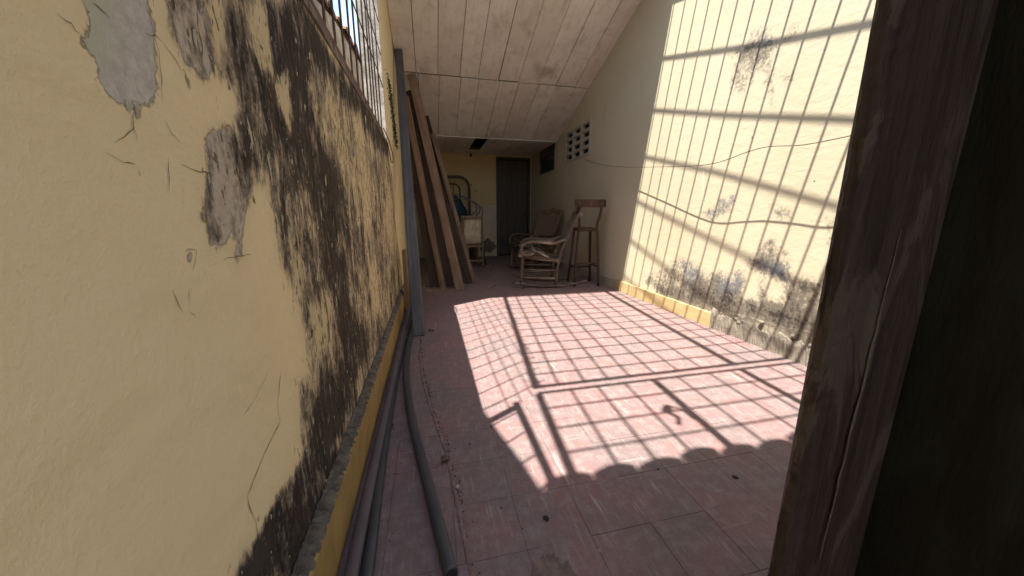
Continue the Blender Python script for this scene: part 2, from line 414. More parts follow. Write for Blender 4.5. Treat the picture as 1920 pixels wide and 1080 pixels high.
# ------------------------------------------------------------------ materials
def m_left_wall():
    g = G('yellow_plaster_with_black_mould')
    P = g.obj()
    st = g.noise(g.map(P, (1, 17, 5.0)), 1.0, 7, 0.68, 0.8)
    st2 = g.noise(g.map(P, (1, 55, 11.0), loc=(3, 7, 1)), 1.0, 5, 0.66, 0.3)
    blot = g.noise(P, 7, 6, 0.65, 0.4)
    fine = g.noise(P, 70, 5, 0.72)
    big = g.noise(P, 1.6, 3, 0.5)
    mo = g.attr('mold')
    m = g.math('ADD', g.mad(st, 2.3, -1.15), g.mad(st2, 1.0, -0.50))
    m = g.math('ADD', m, g.mad(blot, 1.4, -0.70))
    m = g.math('ADD', m, g.mad(fine, 0.8, -0.40))
    m = g.math('ADD', g.math('MULTIPLY', m, g.step(mo, 0.05, 0.5, 0.3, 1.0)), mo)
    edge = g.mad(g.math('ADD', g.mad(blot, 1.3, -0.65), g.mad(fine, 0.7, -0.35)), 1.0, g.attr('peel'))
    peel = g.step(edge, 0.47, 0.53)
    rim = g.math('SUBTRACT', g.step(edge, 0.40, 0.47), peel)
    base = g.mix(g.step(big, 0.3, 0.7), (0.84, 0.695, 0.415), (0.79, 0.64, 0.36))
    base = g.mix(g.step(blot, 0.35, 0.75, 0, 0.35), base, (0.83, 0.70, 0.425))
    base = g.mix(g.step(fine, 0.66, 0.8, 0, 0.45), base, (0.42, 0.30, 0.16))
    sm = g.noise(g.map(P, (1, 2.2, 7), loc=(2, 2, 2)), 1.3, 5, 0.6, 0.8)
    base = g.mix(g.step(sm, 0.5, 0.75, 0, 0.25), base, (0.66, 0.51, 0.26))
    pl = g.mix(g.step(fine, 0.3, 0.7), (0.62, 0.57, 0.48), (0.46, 0.42, 0.35))
    pl = g.mix(g.attr('green'), pl, (0.50, 0.50, 0.35))
    c = g.mix(peel, base, pl)
    c = g.mix(g.math('MULTIPLY', rim, 0.4), c, (0.22, 0.16, 0.09))
    wash = g.math('MULTIPLY', g.step(g.mad(blot, 0.7, g.attr('near')), 0.55, 1.25), 0.5)
    c = g.mix(wash, c, (0.44, 0.345, 0.19))
    s1 = g.step(m, 0.26, 0.52)
    s2 = g.step(m, 0.42, 0.78)
    s3 = g.step(m, 0.66, 1.0)
    c = g.mix(g.math('MULTIPLY', s1, 0.6), c, (0.33, 0.26, 0.175))
    c = g.mix(g.math('MULTIPLY', s2, 0.86), c, g.mix(g.step(st2, 0.35, 0.65), (0.10, 0.078, 0.06), (0.20, 0.165, 0.135)))
    c = g.mix(g.math('MULTIPLY', s3, 0.93), c, g.mix(g.step(blot, 0.4, 0.65), (0.018, 0.015, 0.012), (0.045, 0.040, 0.028)))
    # flakes of older paint still holding on
    fl = g.noise(g.map(P, (1, 46, 12), loc=(9, 2, 4)), 1.0, 5, 0.62, 0.5)
    fm = g.math('MULTIPLY', g.step(g.mad(fine, 0.25, fl), 0.735, 0.76), g.step(m, 0.48, 0.62))
    c = g.mix(g.math('MULTIPLY', fm, g.step(mo, 0.6, 0.9, 0.85, 0.25)), c, g.mix(g.step(blot, 0.4, 0.6), (0.60, 0.59, 0.48), (0.60, 0.51, 0.34)))
    # specks and short drips spreading out from the mould
    nr = g.attr('near')
    spk = g.noise(g.map(P, (1, 75, 26), loc=(1, 5, 8)), 1.0, 4, 0.6, 0.4)
    c = g.mix(g.math('MULTIPLY', g.step(g.mad(nr, 0.16, spk), 0.70, 0.74), g.step(nr, 0.1, 0.4, 0, 0.8)), c, (0.085, 0.06, 0.035))
    # scattered dirt spots
    sp = g.math('ADD', g.attr('spot'), g.mad(st2, 0.8, -0.42))
    c = g.mix(g.step(sp, 0.36, 0.5, 0, 0.75), c, (0.12, 0.085, 0.05))
    v = g.voro(g.map(P, (1, 1, 0.6)), 11)
    c = g.mix(g.math('MULTIPLY', g.step(v, 0.035, 0.06, 1, 0), g.step(blot, 0.52, 0.6)), c, (0.10, 0.07, 0.04))
    h = g.math('ADD', g.mad(peel, -1.0, 0.0), g.mad(fm, 1.0, 0.0))
    h = g.math('ADD', h, g.mad(fine, 0.5, 0.0))
    h = g.math('ADD', h, g.mad(s2, -0.35, 0.0))
    h = g.math('ADD', h, g.mad(blot, 1.2, 0.0))
    h = g.math('ADD', h, g.mad(sm, 0.4, 0.0))
    return g.done(c, 0.88, g.bump(h, 0.8, 0.005), 0, 0.2)

def m_right_wall():
    g = G('cream_plaster_with_grey_mould')
    P = g.obj()
    st = g.noise(g.map(P, (1, 7, 4.0)), 1.0, 6, 0.7, 0.4)
    blot = g.noise(P, 6, 6, 0.7, 0.3)
    fine = g.noise(P, 38, 6, 0.72)
    big = g.noise(P, 1.1, 4, 0.5)
    trow = g.noise(g.map(P, (1, 5, 14), rot=(0.35, 0, 0)), 1.6, 5, 0.6, 0.6)
    m = g.math('ADD', g.mad(st, 0.8, -0.4), g.mad(blot, 0.9, -0.45))
    m = g.math('ADD', m, g.mad(fine, 0.95, -0.475))
    m = g.math('MULTIPLY', m, g.step(g.attr('mold'), 0.03, 0.45, 0.25, 1.0))
    m = g.math('ADD', m, g.attr('mold'))
    base = g.mix(g.step(big, 0.3, 0.7), (0.53, 0.475, 0.335), (0.49, 0.43, 0.295))
    base = g.mix(g.step(fine, 0.62, 0.8, 0, 0.35), base, (0.42, 0.32, 0.18))
    grey = g.mix(g.attr('blue'), (0.13, 0.11, 0.085), (0.12, 0.13, 0.15))
    cem = g.math('ADD', g.attr('cement'), g.mad(blot, 0.5, -0.25))
    c = g.mix(g.step(cem, 0.44, 0.54), base, g.mix(g.step(fine, 0.35, 0.65), (0.33, 0.29, 0.22), (0.17, 0.145, 0.11)))
    c = g.mix(g.step(m, 0.30, 0.58, 0, 0.5), c, (0.40, 0.34, 0.25))
    c = g.mix(g.step(m, 0.46, 0.80, 0, 0.92), c, grey)
    c = g.mix(g.step(m, 0.80, 1.1, 0, 0.9), c, (0.03, 0.026, 0.022))
    v = g.voro(P, 6.5)
    c = g.mix(g.math('MULTIPLY', g.step(v, 0.03, 0.05, 1, 0), g.step(blot, 0.5, 0.56)), c, (0.10, 0.08, 0.06))
    h = g.math('ADD', g.mad(trow, 1.3, 0.0), g.mad(fine, 0.6, 0.0))
    h = g.math('ADD', h, g.mad(g.step(m, 0.5, 0.6), -0.6, 0.0))
    h = g.math('ADD', h, g.mad(g.step(cem, 0.44, 0.54), -1.2, 0.0))
    return g.done(c, 0.9, g.bump(h, 0.4, 0.005), 0, 0.2)

def m_tile():
    g = G('worn_red_cement_tile')
    P = g.pos()
    rd = g.rand()
    w = g.math('MULTIPLY', rd, 30.0)
    a = g.noise(P, 3.2, 6, 0.6, 0.3)
    b = g.noise(P, 22, 6, 0.7)
    f = g.noise(P, 150, 4, 0.7)
    c = g.mix(g.step(g.math('ADD', a, g.mad(rd, 0.07, -0.035)), 0.36, 0.68), (0.160, 0.116, 0.111), (0.220, 0.115, 0.109))
    c = g.mix(g.step(b, 0.42, 0.66, 0, 0.7), c, (0.228, 0.183, 0.172))
    c = g.mix(g.step(f, 0.50, 0.66, 0, 0.6), c, (0.115, 0.073, 0.070))
    # pale scratches and lime drips
    sc = g.noise(g.map(P, (34, 3.2, 1), rot=(0, 0, 0.5)), 1.0, 5, 0.6, 0.2)
    sc2 = g.noise(g.map(P, (3, 40, 1), rot=(0, 0, 0.25)), 1.0, 5, 0.6, 0.2)
    blo = g.noise(P, 9, 5, 0.7, 0.5)
    c = g.mix(g.step(blo, 0.5, 0.68, 0, 0.55), c, (0.135, 0.098, 0.097))
    sc3 = g.noise(g.map(P, (90, 9, 1), rot=(0, 0, -0.3)), 1.0, 4, 0.6, 0.4)
    c = g.mix(g.step(sc3, 0.56, 0.7, 0, 0.4), c, (0.33, 0.285, 0.27))
    msk = g.step(a, 0.45, 0.6)
    c = g.mix(g.math('MULTIPLY', g.step(sc, 0.60, 0.70, 0, 0.7), msk), c, (0.37, 0.32, 0.30))
    c = g.mix(g.step(sc2, 0.62, 0.74, 0, 0.35), c, (0.45, 0.38, 0.35))
    # dust near the sheltered end
    dz = g.t.nodes.new('ShaderNodeSeparateXYZ'); g.put(dz.inputs[0], P)
    dust = g.math('MULTIPLY', g.step(dz.outputs['Y'], 3.7, 5.2), g.step(b, 0.25, 0.7))
    c = g.mix(g.math('MULTIPLY', dust, 0.75), c, (0.28, 0.215, 0.165))
    h = g.math('ADD', g.mad(b, 0.6, 0.0), g.mad(f, 0.35, 0.0))
    return g.done(c, g.mad(b, 0.25, 0.5), g.bump(h, 0.8, 0.0032), 0, 0.35)

M = {}
M['left'] = m_left_wall()
M['right'] = m_right_wall()
M['tile'] = m_tile()
M['joint'] = m_plain('dirty_joint', (0.14, 0.105, 0.10), (0.08, 0.06, 0.058), 20)
M['skirt'] = m_plain('ochre_skirting_paint', (0.40, 0.27, 0.095), (0.27, 0.175, 0.07), 9, 0.6, 0.3, 0.003)
M['skirt_tile'] = m_plain('yellow_glazed_skirting', (0.50, 0.385, 0.20), (0.40, 0.28, 0.125), 6, 0.45, 0.25, 0.002)
M['cement'] = m_plain('bare_cement', (0.25, 0.215, 0.17), (0.13, 0.11, 0.085), 14, 0.92, 0.9, 0.012)
M['ledge'] = m_plain('grimy_cement_ledge', (0.19, 0.16, 0.12), (0.07, 0.058, 0.045), 30, 0.92, 0.9, 0.01)
M['back'] = m_plain('back_wall_paint', (0.70, 0.56, 0.29), (0.63, 0.49, 0.24), 2.0, 0.85, 0.3, 0.003)
M['back_low'] = m_plain('back_wall_lower_paint', (0.70, 0.61, 0.43), (0.60, 0.50, 0.33), 3.0, 0.85, 0.3, 0.003)
M['far_skirt'] = m_plain('grey_skirting_paint', (0.42, 0.36, 0.27), (0.34, 0.29, 0.21), 5, 0.8, 0.3, 0.003)
def m_board():
    g = G('stained_ceiling_board')
    P = g.pos(); rd = g.rand()
    a = g.noise(P, 2.4, 5, 0.6, 0.5)
    b = g.noise(g.map(P, (26, 3, 3)), 1.0, 5, 0.65, 0.3)
    f = g.noise(P, 40, 5, 0.72)
    mid = g.noise(P, 9, 5, 0.65, 0.3)
    c = g.mix(g.step(g.math('ADD', a, g.mad(rd, 0.3, -0.15)), 0.35, 0.65), (0.77, 0.73, 0.67), (0.70, 0.635, 0.575))
    c = g.mix(g.step(mid, 0.45, 0.75, 0, 0.5), c, (0.52, 0.45, 0.38))
    c = g.mix(g.step(b, 0.5, 0.72, 0, 0.3), c, (0.42, 0.34, 0.27))
    c = g.mix(g.step(f, 0.58, 0.75, 0, 0.2), c, (0.48, 0.42, 0.36))
    c = g.mix(g.math('MULTIPLY', g.step(f, 0.60, 0.66), g.step(a, 0.5, 0.6)), c, (0.78, 0.74, 0.66))
    spot = g.noise(g.map(P, (1, 0.6, 1)), 2.2, 5, 0.6, 0.4)
    c = g.mix(g.step(spot, 0.56, 0.72, 0, 0.6), c, (0.30, 0.245, 0.19))
    return g.done(c, 0.85, g.bump(g.math('ADD', b, f), 0.3, 0.003), 0, 0.2)
M['board'] = m_board()
M['roof_dark'] = m_plain('dark_roof_underside', (0.05, 0.04, 0.035), None, 6)
M['clay'] = m_plain('old_clay_tile', (0.22, 0.115, 0.07), (0.11, 0.07, 0.05), 9, 0.9, 0.6, 0.006)
M['rust'] = m_plain('rusty_iron', (0.16, 0.085, 0.05), (0.08, 0.05, 0.035), 25, 0.75, 0.4, 0.002, 0.3)
M['iron'] = m_plain('dull_iron', (0.17, 0.155, 0.14), (0.10, 0.075, 0.055), 30, 0.6, 0.3, 0.001, 0.4)
M['red_iron'] = m_plain('red_primer_steel', (0.20, 0.085, 0.065), (0.12, 0.06, 0.045), 14, 0.7, 0.4, 0.002)
M['grey_beam'] = m_wood('grey_weathered_beam', (0.165, 0.160, 0.162), (0.085, 0.082, 0.083), (0.27, 0.262, 0.26), 2, 0.12)
M['plank_pale'] = m_wood('pale_dusty_plank', (0.28, 0.185, 0.115), (0.12, 0.072, 0.043), (0.42, 0.325, 0.235), 2, 0.12)
M['plank_dusty'] = m_wood('dusty_beige_plank', (0.32, 0.22, 0.145), (0.14, 0.088, 0.054), (0.50, 0.40, 0.30), 2, 0.08)
M['plank_red'] = m_wood('reddish_brown_plank', (0.30, 0.19, 0.12), (0.16, 0.095, 0.058), (0.44, 0.35, 0.26), 2, 0.0)
M['plank_dark'] = m_wood('dark_brown_plank', (0.11, 0.072, 0.05), (0.05, 0.033, 0.023), (0.2, 0.15, 0.11), 2, 0.0)
M['rocker'] = m_wood('bleached_peeling_wood', (0.17, 0.125, 0.09), (0.08, 0.058, 0.042), (0.46, 0.40, 0.325), 0, 0.42)
M['rocker_dark'] = m_wood('varnished_brown_wood', (0.20, 0.115, 0.065), (0.10, 0.055, 0.03), (0.30, 0.20, 0.12), 2, 0.0, 0.6)
M['stool'] = m_wood('dark_red_brown_wood', (0.105, 0.048, 0.032), (0.045, 0.024, 0.017), None, 2, 0.0, 0.5)
M['cane'] = m_plain('woven_cane', (0.22, 0.15, 0.09), (0.13, 0.085, 0.05), 40, 0.8, 0.8, 0.003)
M['stuffing'] = m_plain('stained_white_cloth', (0.80, 0.70, 0.50), (0.50, 0.38, 0.22), 9, 0.95, 0.9, 0.02)
M['chair_wood'] = m_wood('dusty_light_wood', (0.30, 0.215, 0.13), (0.18, 0.12, 0.07), (0.40, 0.30, 0.20), 2, 0.1)
M['bed'] = m_plain('olive_bed_tube', (0.10, 0.085, 0.045), (0.06, 0.045, 0.03), 15, 0.5, 0.3, 0.002)
M['teal'] = m_plain('teal_cloth', (0.035, 0.085, 0.095), (0.02, 0.04, 0.05), 6, 0.9, 0.8, 0.02)
M['wire_grey'] = m_plain('grey_wire', (0.20, 0.19, 0.18), (0.12, 0.11, 0.10), 20, 0.5, 0.2, 0.001, 0.3)
M['door'] = m_plain('dark_green_door_paint', (0.115, 0.096, 0.066), (0.075, 0.060, 0.041), 5, 0.6, 0.4, 0.003, 0, (6, 6, 0.8))
M['door_frame'] = m_plain('dark_door_frame', (0.13, 0.108, 0.07), (0.08, 0.062, 0.042), 8, 0.6, 0.4, 0.003)
M['block'] = m_plain('grey_vent_block', (0.46, 0.42, 0.34), (0.37, 0.33, 0.26), 12, 0.9, 0.5, 0.004)
M['cavity'] = m_plain('dark_cavity', (0.025, 0.020, 0.015), None, 8)  # near-black puts the shade of recesses and holes into the colour
M['pipe'] = m_plain('black_plastic_pipe', (0.035, 0.04, 0.045), (0.055, 0.055, 0.058), 5, 0.42, 0.25, 0.002, 0, (1, 1, 1), 0.5)
M['pipe_grey'] = m_plain('dusty_purple_grey_pipe', (0.12, 0.095, 0.10), (0.08, 0.066, 0.07), 6, 0.5, 0.3, 0.002, 0, (1, 1, 1), 0.45)
M['cable'] = m_plain('dark_cable', (0.10, 0.08, 0.06), None, 20, 0.6)
M['white'] = m_plain('white_drip', (0.72, 0.69, 0.62), (0.6, 0.56, 0.48), 30)
M['crack'] = m_plain('crack_dirt', (0.11, 0.075, 0.04), (0.07, 0.05, 0.03), 60)
M['leaf'] = m_plain('dry_leaf', (0.14, 0.085, 0.045), (0.07, 0.045, 0.03), 30)
M['stone'] = m_plain('grey_crumb', (0.24, 0.215, 0.185), (0.12, 0.10, 0.085), 30)
M['black_lump'] = m_plain('black_lump', (0.02, 0.018, 0.017), (0.035, 0.03, 0.028), 60, 0.8, 0.9, 0.004)
M['moss'] = m_plain('dark_moss', (0.05, 0.075, 0.025), (0.03, 0.04, 0.018), 30)
M['straw'] = m_plain('dry_straw', (0.42, 0.33, 0.21), (0.25, 0.19, 0.12), 30)
M['outer'] = m_plain('grey_outer_wall', (0.33, 0.31, 0.28), (0.24, 0.22, 0.20), 4)
M['lime'] = m_plain('weathered_limewash', (0.52, 0.48, 0.41), (0.22, 0.19, 0.155), 10, 0.9, 0.7, 0.006)
M['glassblock'] = m_plain('dark_teal_glass', (0.03, 0.055, 0.065), (0.018, 0.03, 0.032), 8, 0.2, 0.2, 0.002, 0, (1, 1, 1), 0.6)
M['jamb_wood'] = None

def m_jamb():
    g = G('rough_dark_jamb_timber')
    P = g.obj()
    gr = g.noise(g.map(P, (90, 90, 5)), 1.0, 7, 0.68, 0.5)
    lay = g.noise(g.map(P, (9, 9, 1.6)), 1.6, 7, 0.6, 1.2)
    f = g.noise(P, 120, 5, 0.7)
    c = g.mix(g.step(gr, 0.3, 0.7), (0.026, 0.0155, 0.009), (0.060, 0.037, 0.0215))
    c = g.mix(g.step(lay, 0.53, 0.57, 0, 0.8), c, (0.088, 0.064, 0.043))
    c = g.mix(g.step(f, 0.58, 0.75, 0, 0.6), c, (0.012, 0.009, 0.007))
    h = g.math('ADD', g.mad(lay, 4.0, 0.0), g.mad(gr, 1.0, 0.0))
    h = g.math('ADD', h, g.mad(f, 0.35, 0.0))
    return g.done(c, 0.75, g.bump(h, 0.9, 0.004), 0, 0.3)
M['jamb_wood'] = m_jamb()

# ================================================================== FLOOR
fl = MB().span((-0.6, -2.4, -0.12), (2.7, 8.3, -0.006)).build('floor', M['joint'])
tag(fl, 'worn pinkish red cement tile floor with dark joints', 'floor', kind='structure')
T = 0.2
def tile_mesh(seed):
    r = random.Random(seed)
    b = MB()
    g_, bv, th = 0.0002 + r.random() * 0.0004, 0.0007, 0.014
    a = T / 2 - g_
    top = [(-a + bv, -a + bv, 0), (a - bv, -a + bv, 0), (a - bv, a - bv, 0), (-a + bv, a - bv, 0)]
    rim = [(-a, -a, -bv), (a, -a, -bv), (a, a, -bv), (-a, a, -bv)]
    bot = [(-a, -a, -th), (a, -a, -th), (a, a, -th), (-a, a, -th)]
    fs = [(0, 1, 2, 3)]
    for i in range(4):
        j = (i + 1) % 4
        fs += [(4 + i, 4 + j, j, i), (8 + i, 8 + j, 4 + j, 4 + i)]
    # one chipped corner
    k = r.randrange(4)
    d = 0.004 + r.random() * 0.012
    q = Vector(top[k]); q = q * (1 - d / a); top[k] = (q.x, q.y, -0.0003)
    return b.add(top + rim + bot, fs)
tm = [tile_mesh(i) for i in range(6)]
tms = []
for b in tm:
    o = b.build('tile', M['tile'], fl)
    tms.append(o.data); bpy.data.objects.remove(o)
cols_ = [0.03 + T * (i + 0.5) for i in range(-2, 12)]
rows_ = [0.79 + T * (j + 0.5) for j in range(-15, 37)]
cnt = 0
rest = MB()
order = [(y, x) for y in rows_ for x in cols_]
vis = [(y, x) for (y, x) in order if 0.55 < y < 4.9 and x < XR + 0.06 and not (y < 1.2 and x > 1.75)]
vis = set(vis[:300])
for (y, x) in order:
    if (y, x) in vis:
        o = bpy.data.objects.new('tile', random.choice(tms))
        col.objects.link(o)
        o.parent = fl
        o.location = (x, y, random.uniform(-0.0006, 0.0006))
        o.rotation_euler = (random.uniform(-1, 1) * 0.0018, random.uniform(-1, 1) * 0.0018, random.choice((0, 1, 2, 3)) * math.pi / 2)
    else:
        b = random.choice(tm)
        rest.add([v + Vector((x, y, random.uniform(-0.0006, 0.0006))) for v in b.v], b.f)
ro = rest.build('tile_field', M['tile'], fl)
ro['kind'] = 'stuff'

# ================================================================== LEFT WALL
ys = np.concatenate([np.arange(-2.2, 0.2, 0.2), np.arange(0.2, 1.4, 0.006), np.arange(1.4, 3.3, 0.014), [JY0, JY1], np.arange(3.3, 8.21, 0.1)])
zs = np.concatenate([np.arange(-0.05, 1.56, 0.01), [SILL], np.arange(1.6, 3.61, 0.1)])
lw = thing('yellow_wall', 'yellow plastered wall with black mould streaks and a barred opening above', 'wall', (XL, 2.0, 0))
me = wall_grid('plaster', XL, ys, zs, [(JY0, JY1, SILL, 4), (-3, JY0, 2.5, 4)], M['left'])
fields(me, LEFT_FIELDS, ('mold', 'near', 'peel', 'green', 'spot'))
o = bpy.data.objects.new('plaster', me); col.objects.link(o); o.parent = lw
o.matrix_parent_inverse = Matrix.Translation(-lw.location)
TH = 0.16
b = MB()
b.span((XL - TH, -2.2, -0.05), (XL - 0.002, JY0, 2.45))
b.span((XL - TH, JY0, -0.05), (XL - 0.002, JY1, SILL - 0.004))
b.build('masonry', M['cement'], lw, world=True)
b = MB().span((XL - TH, JY1 + 0.002, -0.05), (XL - 0.002, 8.2, 3.6))
b.build('far_masonry', M['lime'], lw, world=True)
# rough sill and weathered inner edge at the far jamb
b = MB()
n = 60
for i in range(n):
    y0 = JY0 + (JY1 - JY0) * i / n; y1 = y0 + (JY1 - JY0) / n
    b.span((XL - 0.02, y0, SILL - 0.02), (XL + 0.004 + random.random() * 0.006, y1, SILL + random.random() * 0.012))
b.build('sill_edge', M['cement'], lw, world=True)
# painted skirting with its rough cement ledge
sk = MB().span((XL + 0.004, -2.2, 0), (XL + 0.038, 4.4, 0.192)).build('skirting', M['skirt'], lw, 0.004, True)
V, F = [], []
nl = 420
for i in range(nl):
    y = 0.28 + (3.6 - .28) * i / (nl - 1)
    for q, (dx, dz) in enumerate(((0.0, .016), (.009, .012), (.018, .009), (.028, .004), (.0355, -.003))):
        V.append((XL + .0025 + dx + random.gauss(0, .0012), y, .192 + dz * (1 if q == 4 else random.uniform(.7, 1.2))))
for i in range(nl - 1):
    for q in range(4): a = i * 5 + q; F.append((a, a + 1, a + 6, a + 5))
lg = MB().add(V, F).build('cement_ledge', M['ledge'], sk)
lg.matrix_parent_inverse = Matrix.Translation(-lw.location)
# curled flakes of old paint standing off the mouldy part and round the bare patches
def flake(b, y, z, w, h, lift):
    n = random.choice((5, 6, 7))
    a0 = random.random() * 6
    pts = []
    for i in range(n):
        a = a0 + 2 * math.pi * i / n + random.uniform(-.3, .3)
        pts.append((math.cos(a) * w * random.uniform(.6, 1.1), math.sin(a) * h * random.uniform(.6, 1.1)))
    up = random.uniform(-1, 1)
    V = []
    for (dy, dz) in pts:
        t = max(0.0, dy / w * (1 if up > 0 else -1) * .6 + dz / h * .5)
        V.append((XL + .0012 + lift * t ** 1.5, y + dy, z + dz))
    V.append((XL + .0016 + lift * .12, y, z))
    b.add(V, [(i, (i + 1) % n, n) for i in range(n)])
NF = 16000
fy = 0.5 + 2.7 * rng.random(NF) ** 1.9
fz = 0.18 + 1.36 * rng.random(NF)
fm_ = field_at(fy, fz, LEFT_FIELDS, 'mold'); fn_ = field_at(fy, fz, LEFT_FIELDS, 'near'); fp_ = field_at(fy, fz, LEFT_FIELDS, 'peel')
p_keep = np.where((fm_ > .35) & (fm_ < .72), .13, np.where(fm_ >= .72, .06, np.where(fn_ > .35, .012, 0.0))) + np.where((fp_ > .3) & (fp_ < .7), .12, 0)
sel = rng.random(NF) < p_keep
bp, by_ = MB(), MB()
from mathutils import noise as mnoise
for y, z in zip(fy[sel], fz[sel]):
    if mnoise.noise(Vector((3.1, y * 7, z * 3.5))) < .05 and random.random() < .85: continue
    k = 0.6 + 0.45 * y
    w = .0014 * math.exp(random.random() ** 2 * 1.5) * k; h = w * random.uniform(1.1, 4.5)
    flake(bp if random.random() < .5 else by_, y, z, w, h, random.uniform(.001, .005) * k)
M['flake_pale'] = m_plain('old_pale_green_paint', (0.54, 0.51, 0.38), (0.36, 0.31, 0.21), 40, 0.85, 0.3, 0.002)
M['flake_yellow'] = m_plain('flaked_yellow_paint', (0.58, 0.47, 0.27), (0.28, 0.21, 0.12), 40, 0.85, 0.3, 0.002)
for b_, m__ in ((bp, 'flake_pale'), (by_, 'flake_yellow')):
    q = b_.build('paint_flakes', M[m__], lw, world=True); q['kind'] = 'stuff'
# cracks
def ribbon(b, pts, w, x):
    P = []
    for (y0, z0), (y1, z1) in zip(pts[:-1], pts[1:]):
        n = max(2, int(math.hypot(y1 - y0, z1 - z0) / 0.012))
        for k in range(n):
            t = k / n
            P.append((y0 + (y1 - y0) * t + random.uniform(-1, 1) * 0.0025, z0 + (z1 - z0) * t + random.uniform(-1, 1) * 0.0025))
    P.append(pts[-1])
    V, F = [], []
    for i, (y, z) in enumerate(P):
        a = P[max(i - 1, 0)]; c = P[min(i + 1, len(P) - 1)]
        dy, dz = c[0] - a[0], c[1] - a[1]; L = math.hypot(dy, dz) or 1
        ww = w * (0.25 + 0.9 * random.random()) * (0.3 if i in (0, len(P) - 1) else 1)
        V += [(x, y - dz / L * ww, z + dy / L * ww), (x, y + dz / L * ww, z - dy / L * ww)]
    for i in range(len(P) - 1): F.append((2 * i, 2 * i + 1, 2 * i + 3, 2 * i + 2))
    b.add(V, F)
for pts in CRACKS:
    b = MB(); ribbon(b, pts, 0.0009 if len(pts) > 5 else 0.00055, XL + 0.0012)
    b.build('crack', M['crack'], lw, world=True)

# ================================================================== RIGHT WALL
VB = (4.93, 5.93, 1.81, 2.30)     # vent blocks
WB = (6.45, 7.36, 1.77, 2.245)    # dark glazed opening
ys = np.concatenate([np.arange(-2.2, 0.9, 0.2), np.arange(0.9, 4.2, 0.02), np.arange(4.2, 8.21, 0.1), VB[:2], WB[:2]])
zs = np.concatenate([np.arange(-0.05, 3.1, 0.02), np.arange(3.1, 3.61, 0.1), VB[2:], WB[2:]])
rw = thing('cream_wall', 'tall cream plastered wall with sunlit bar shadows and grey mould', 'wall', (XR, 2.0, 0))
me = wall_grid('plaster', XR, ys, zs, [VB, WB], M['right'])
fields(me, RIGHT_FIELDS, ('mold', 'blue', 'cement'))
o = bpy.data.objects.new('plaster', me); col.objects.link(o); o.parent = rw
o.matrix_parent_inverse = Matrix.Translation(-rw.location)
b = MB()
X0, X1 = XR + 0.003, XR + 0.16
ycut = [-2.2, VB[0], VB[1], WB[0], WB[1], 8.2]
for i in range(5):
    y0, y1 = ycut[i], ycut[i + 1]
    if i in (1, 3):
        h = VB if i == 1 else WB
        b.span((X0, y0, -0.05), (X1, y1, h[2])); b.span((X0, y0, h[3]), (X1, y1, 3.6))
    else: b.span((X0, y0, -0.05), (X1, y1, 3.6))
b.span((X1, VB[0] - 0.1, 1.6), (X1 + 0.02, WB[1] + 0.1, 2.5))
b.build('masonry', M['cavity'], rw, world=True)  # coloured near-black so the vent and window openings look shaded inside
# skirting: yellow tiles in the sun, grey paint further in, bare cement near the door
y = 2.39
for i in range(8):
    L = 0.197
    t = MB().box((0, 0, 0.064 + random.uniform(-.001, .001)), (0.021, L - 0.003, 0.128)).build('skirting_tile', M['skirt_tile'], rw, 0.003)
    t.location = (XR - 0.011 - rw.location.x, y + L / 2 - rw.location.y, 0)
    t.rotation_euler = (random.uniform(-.01, .01), 0, random.uniform(-.008, .008))
    y += L
MB().span((XR - 0.018, y + 0.004, 0), (XR - 0.001, 7.99, 0.125)).build('far_skirting', M['far_skirt'], rw, 0.003, True)
V, F = [], []
nl = 150
prev = .12
for i in range(nl):
    yy = 0.9 + (2.385 - .9) * i / (nl - 1)
    prev = min(.175, max(.095, prev + random.gauss(0, .009)))
    for (dx, z) in ((.022, 0), (.020, prev * .4), (.017, prev * .8), (.011, prev), (-.002, prev + .004)):
        V.append((XR - dx + random.gauss(0, .0025), yy, z + (random.gauss(0, .003) if z else 0)))
for i in range(nl - 1):
    for q in range(4): a = i * 5 + q; F.append((a, a + 1, a + 6, a + 5))
MB().add(V, F).build('broken_skirting_bed', M['cement'], rw, 0, True)
for i in range(9):       # lumps of mortar left on the bed
    yy = random.uniform(1.35, 2.3)
    s = random.uniform(0.008, 0.018)
    m_ = bmesh.new(); bmesh.ops.create_icosphere(m_, subdivisions=2, radius=s)
    for v in m_.verts: v.co = Vector((v.co.x * 0.6, v.co.y * 1.5, v.co.z)) * (0.8 + random.random() * 0.4)
    me = bpy.data.meshes.new('mortar_lump'); m_.to_mesh(me); m_.free(); me.materials.append(M['cement'])
    q = bpy.data.objects.new('mortar_lump', me); col.objects.link(q); q.parent = rw
    q.location = (XR - 0.012 - rw.location.x, yy - rw.location.y, random.uniform(0.12, 0.19))
# white drip below the cable and small nail holes
b = MB(); ribbon(b, [(2.68, 1.36), (2.66, 1.2), (2.64, 1.05), (2.628, 0.96)], 0.006, XR - 0.0015)
b.build('paint_drip', M['white'], rw, world=True)
b = MB(); ribbon(b, [(4.55, 2.36), (4.57, 2.25), (4.575, 2.1)], 0.003, XR - 0.0015)
b.build('crack', M['crack'], rw, world=True)

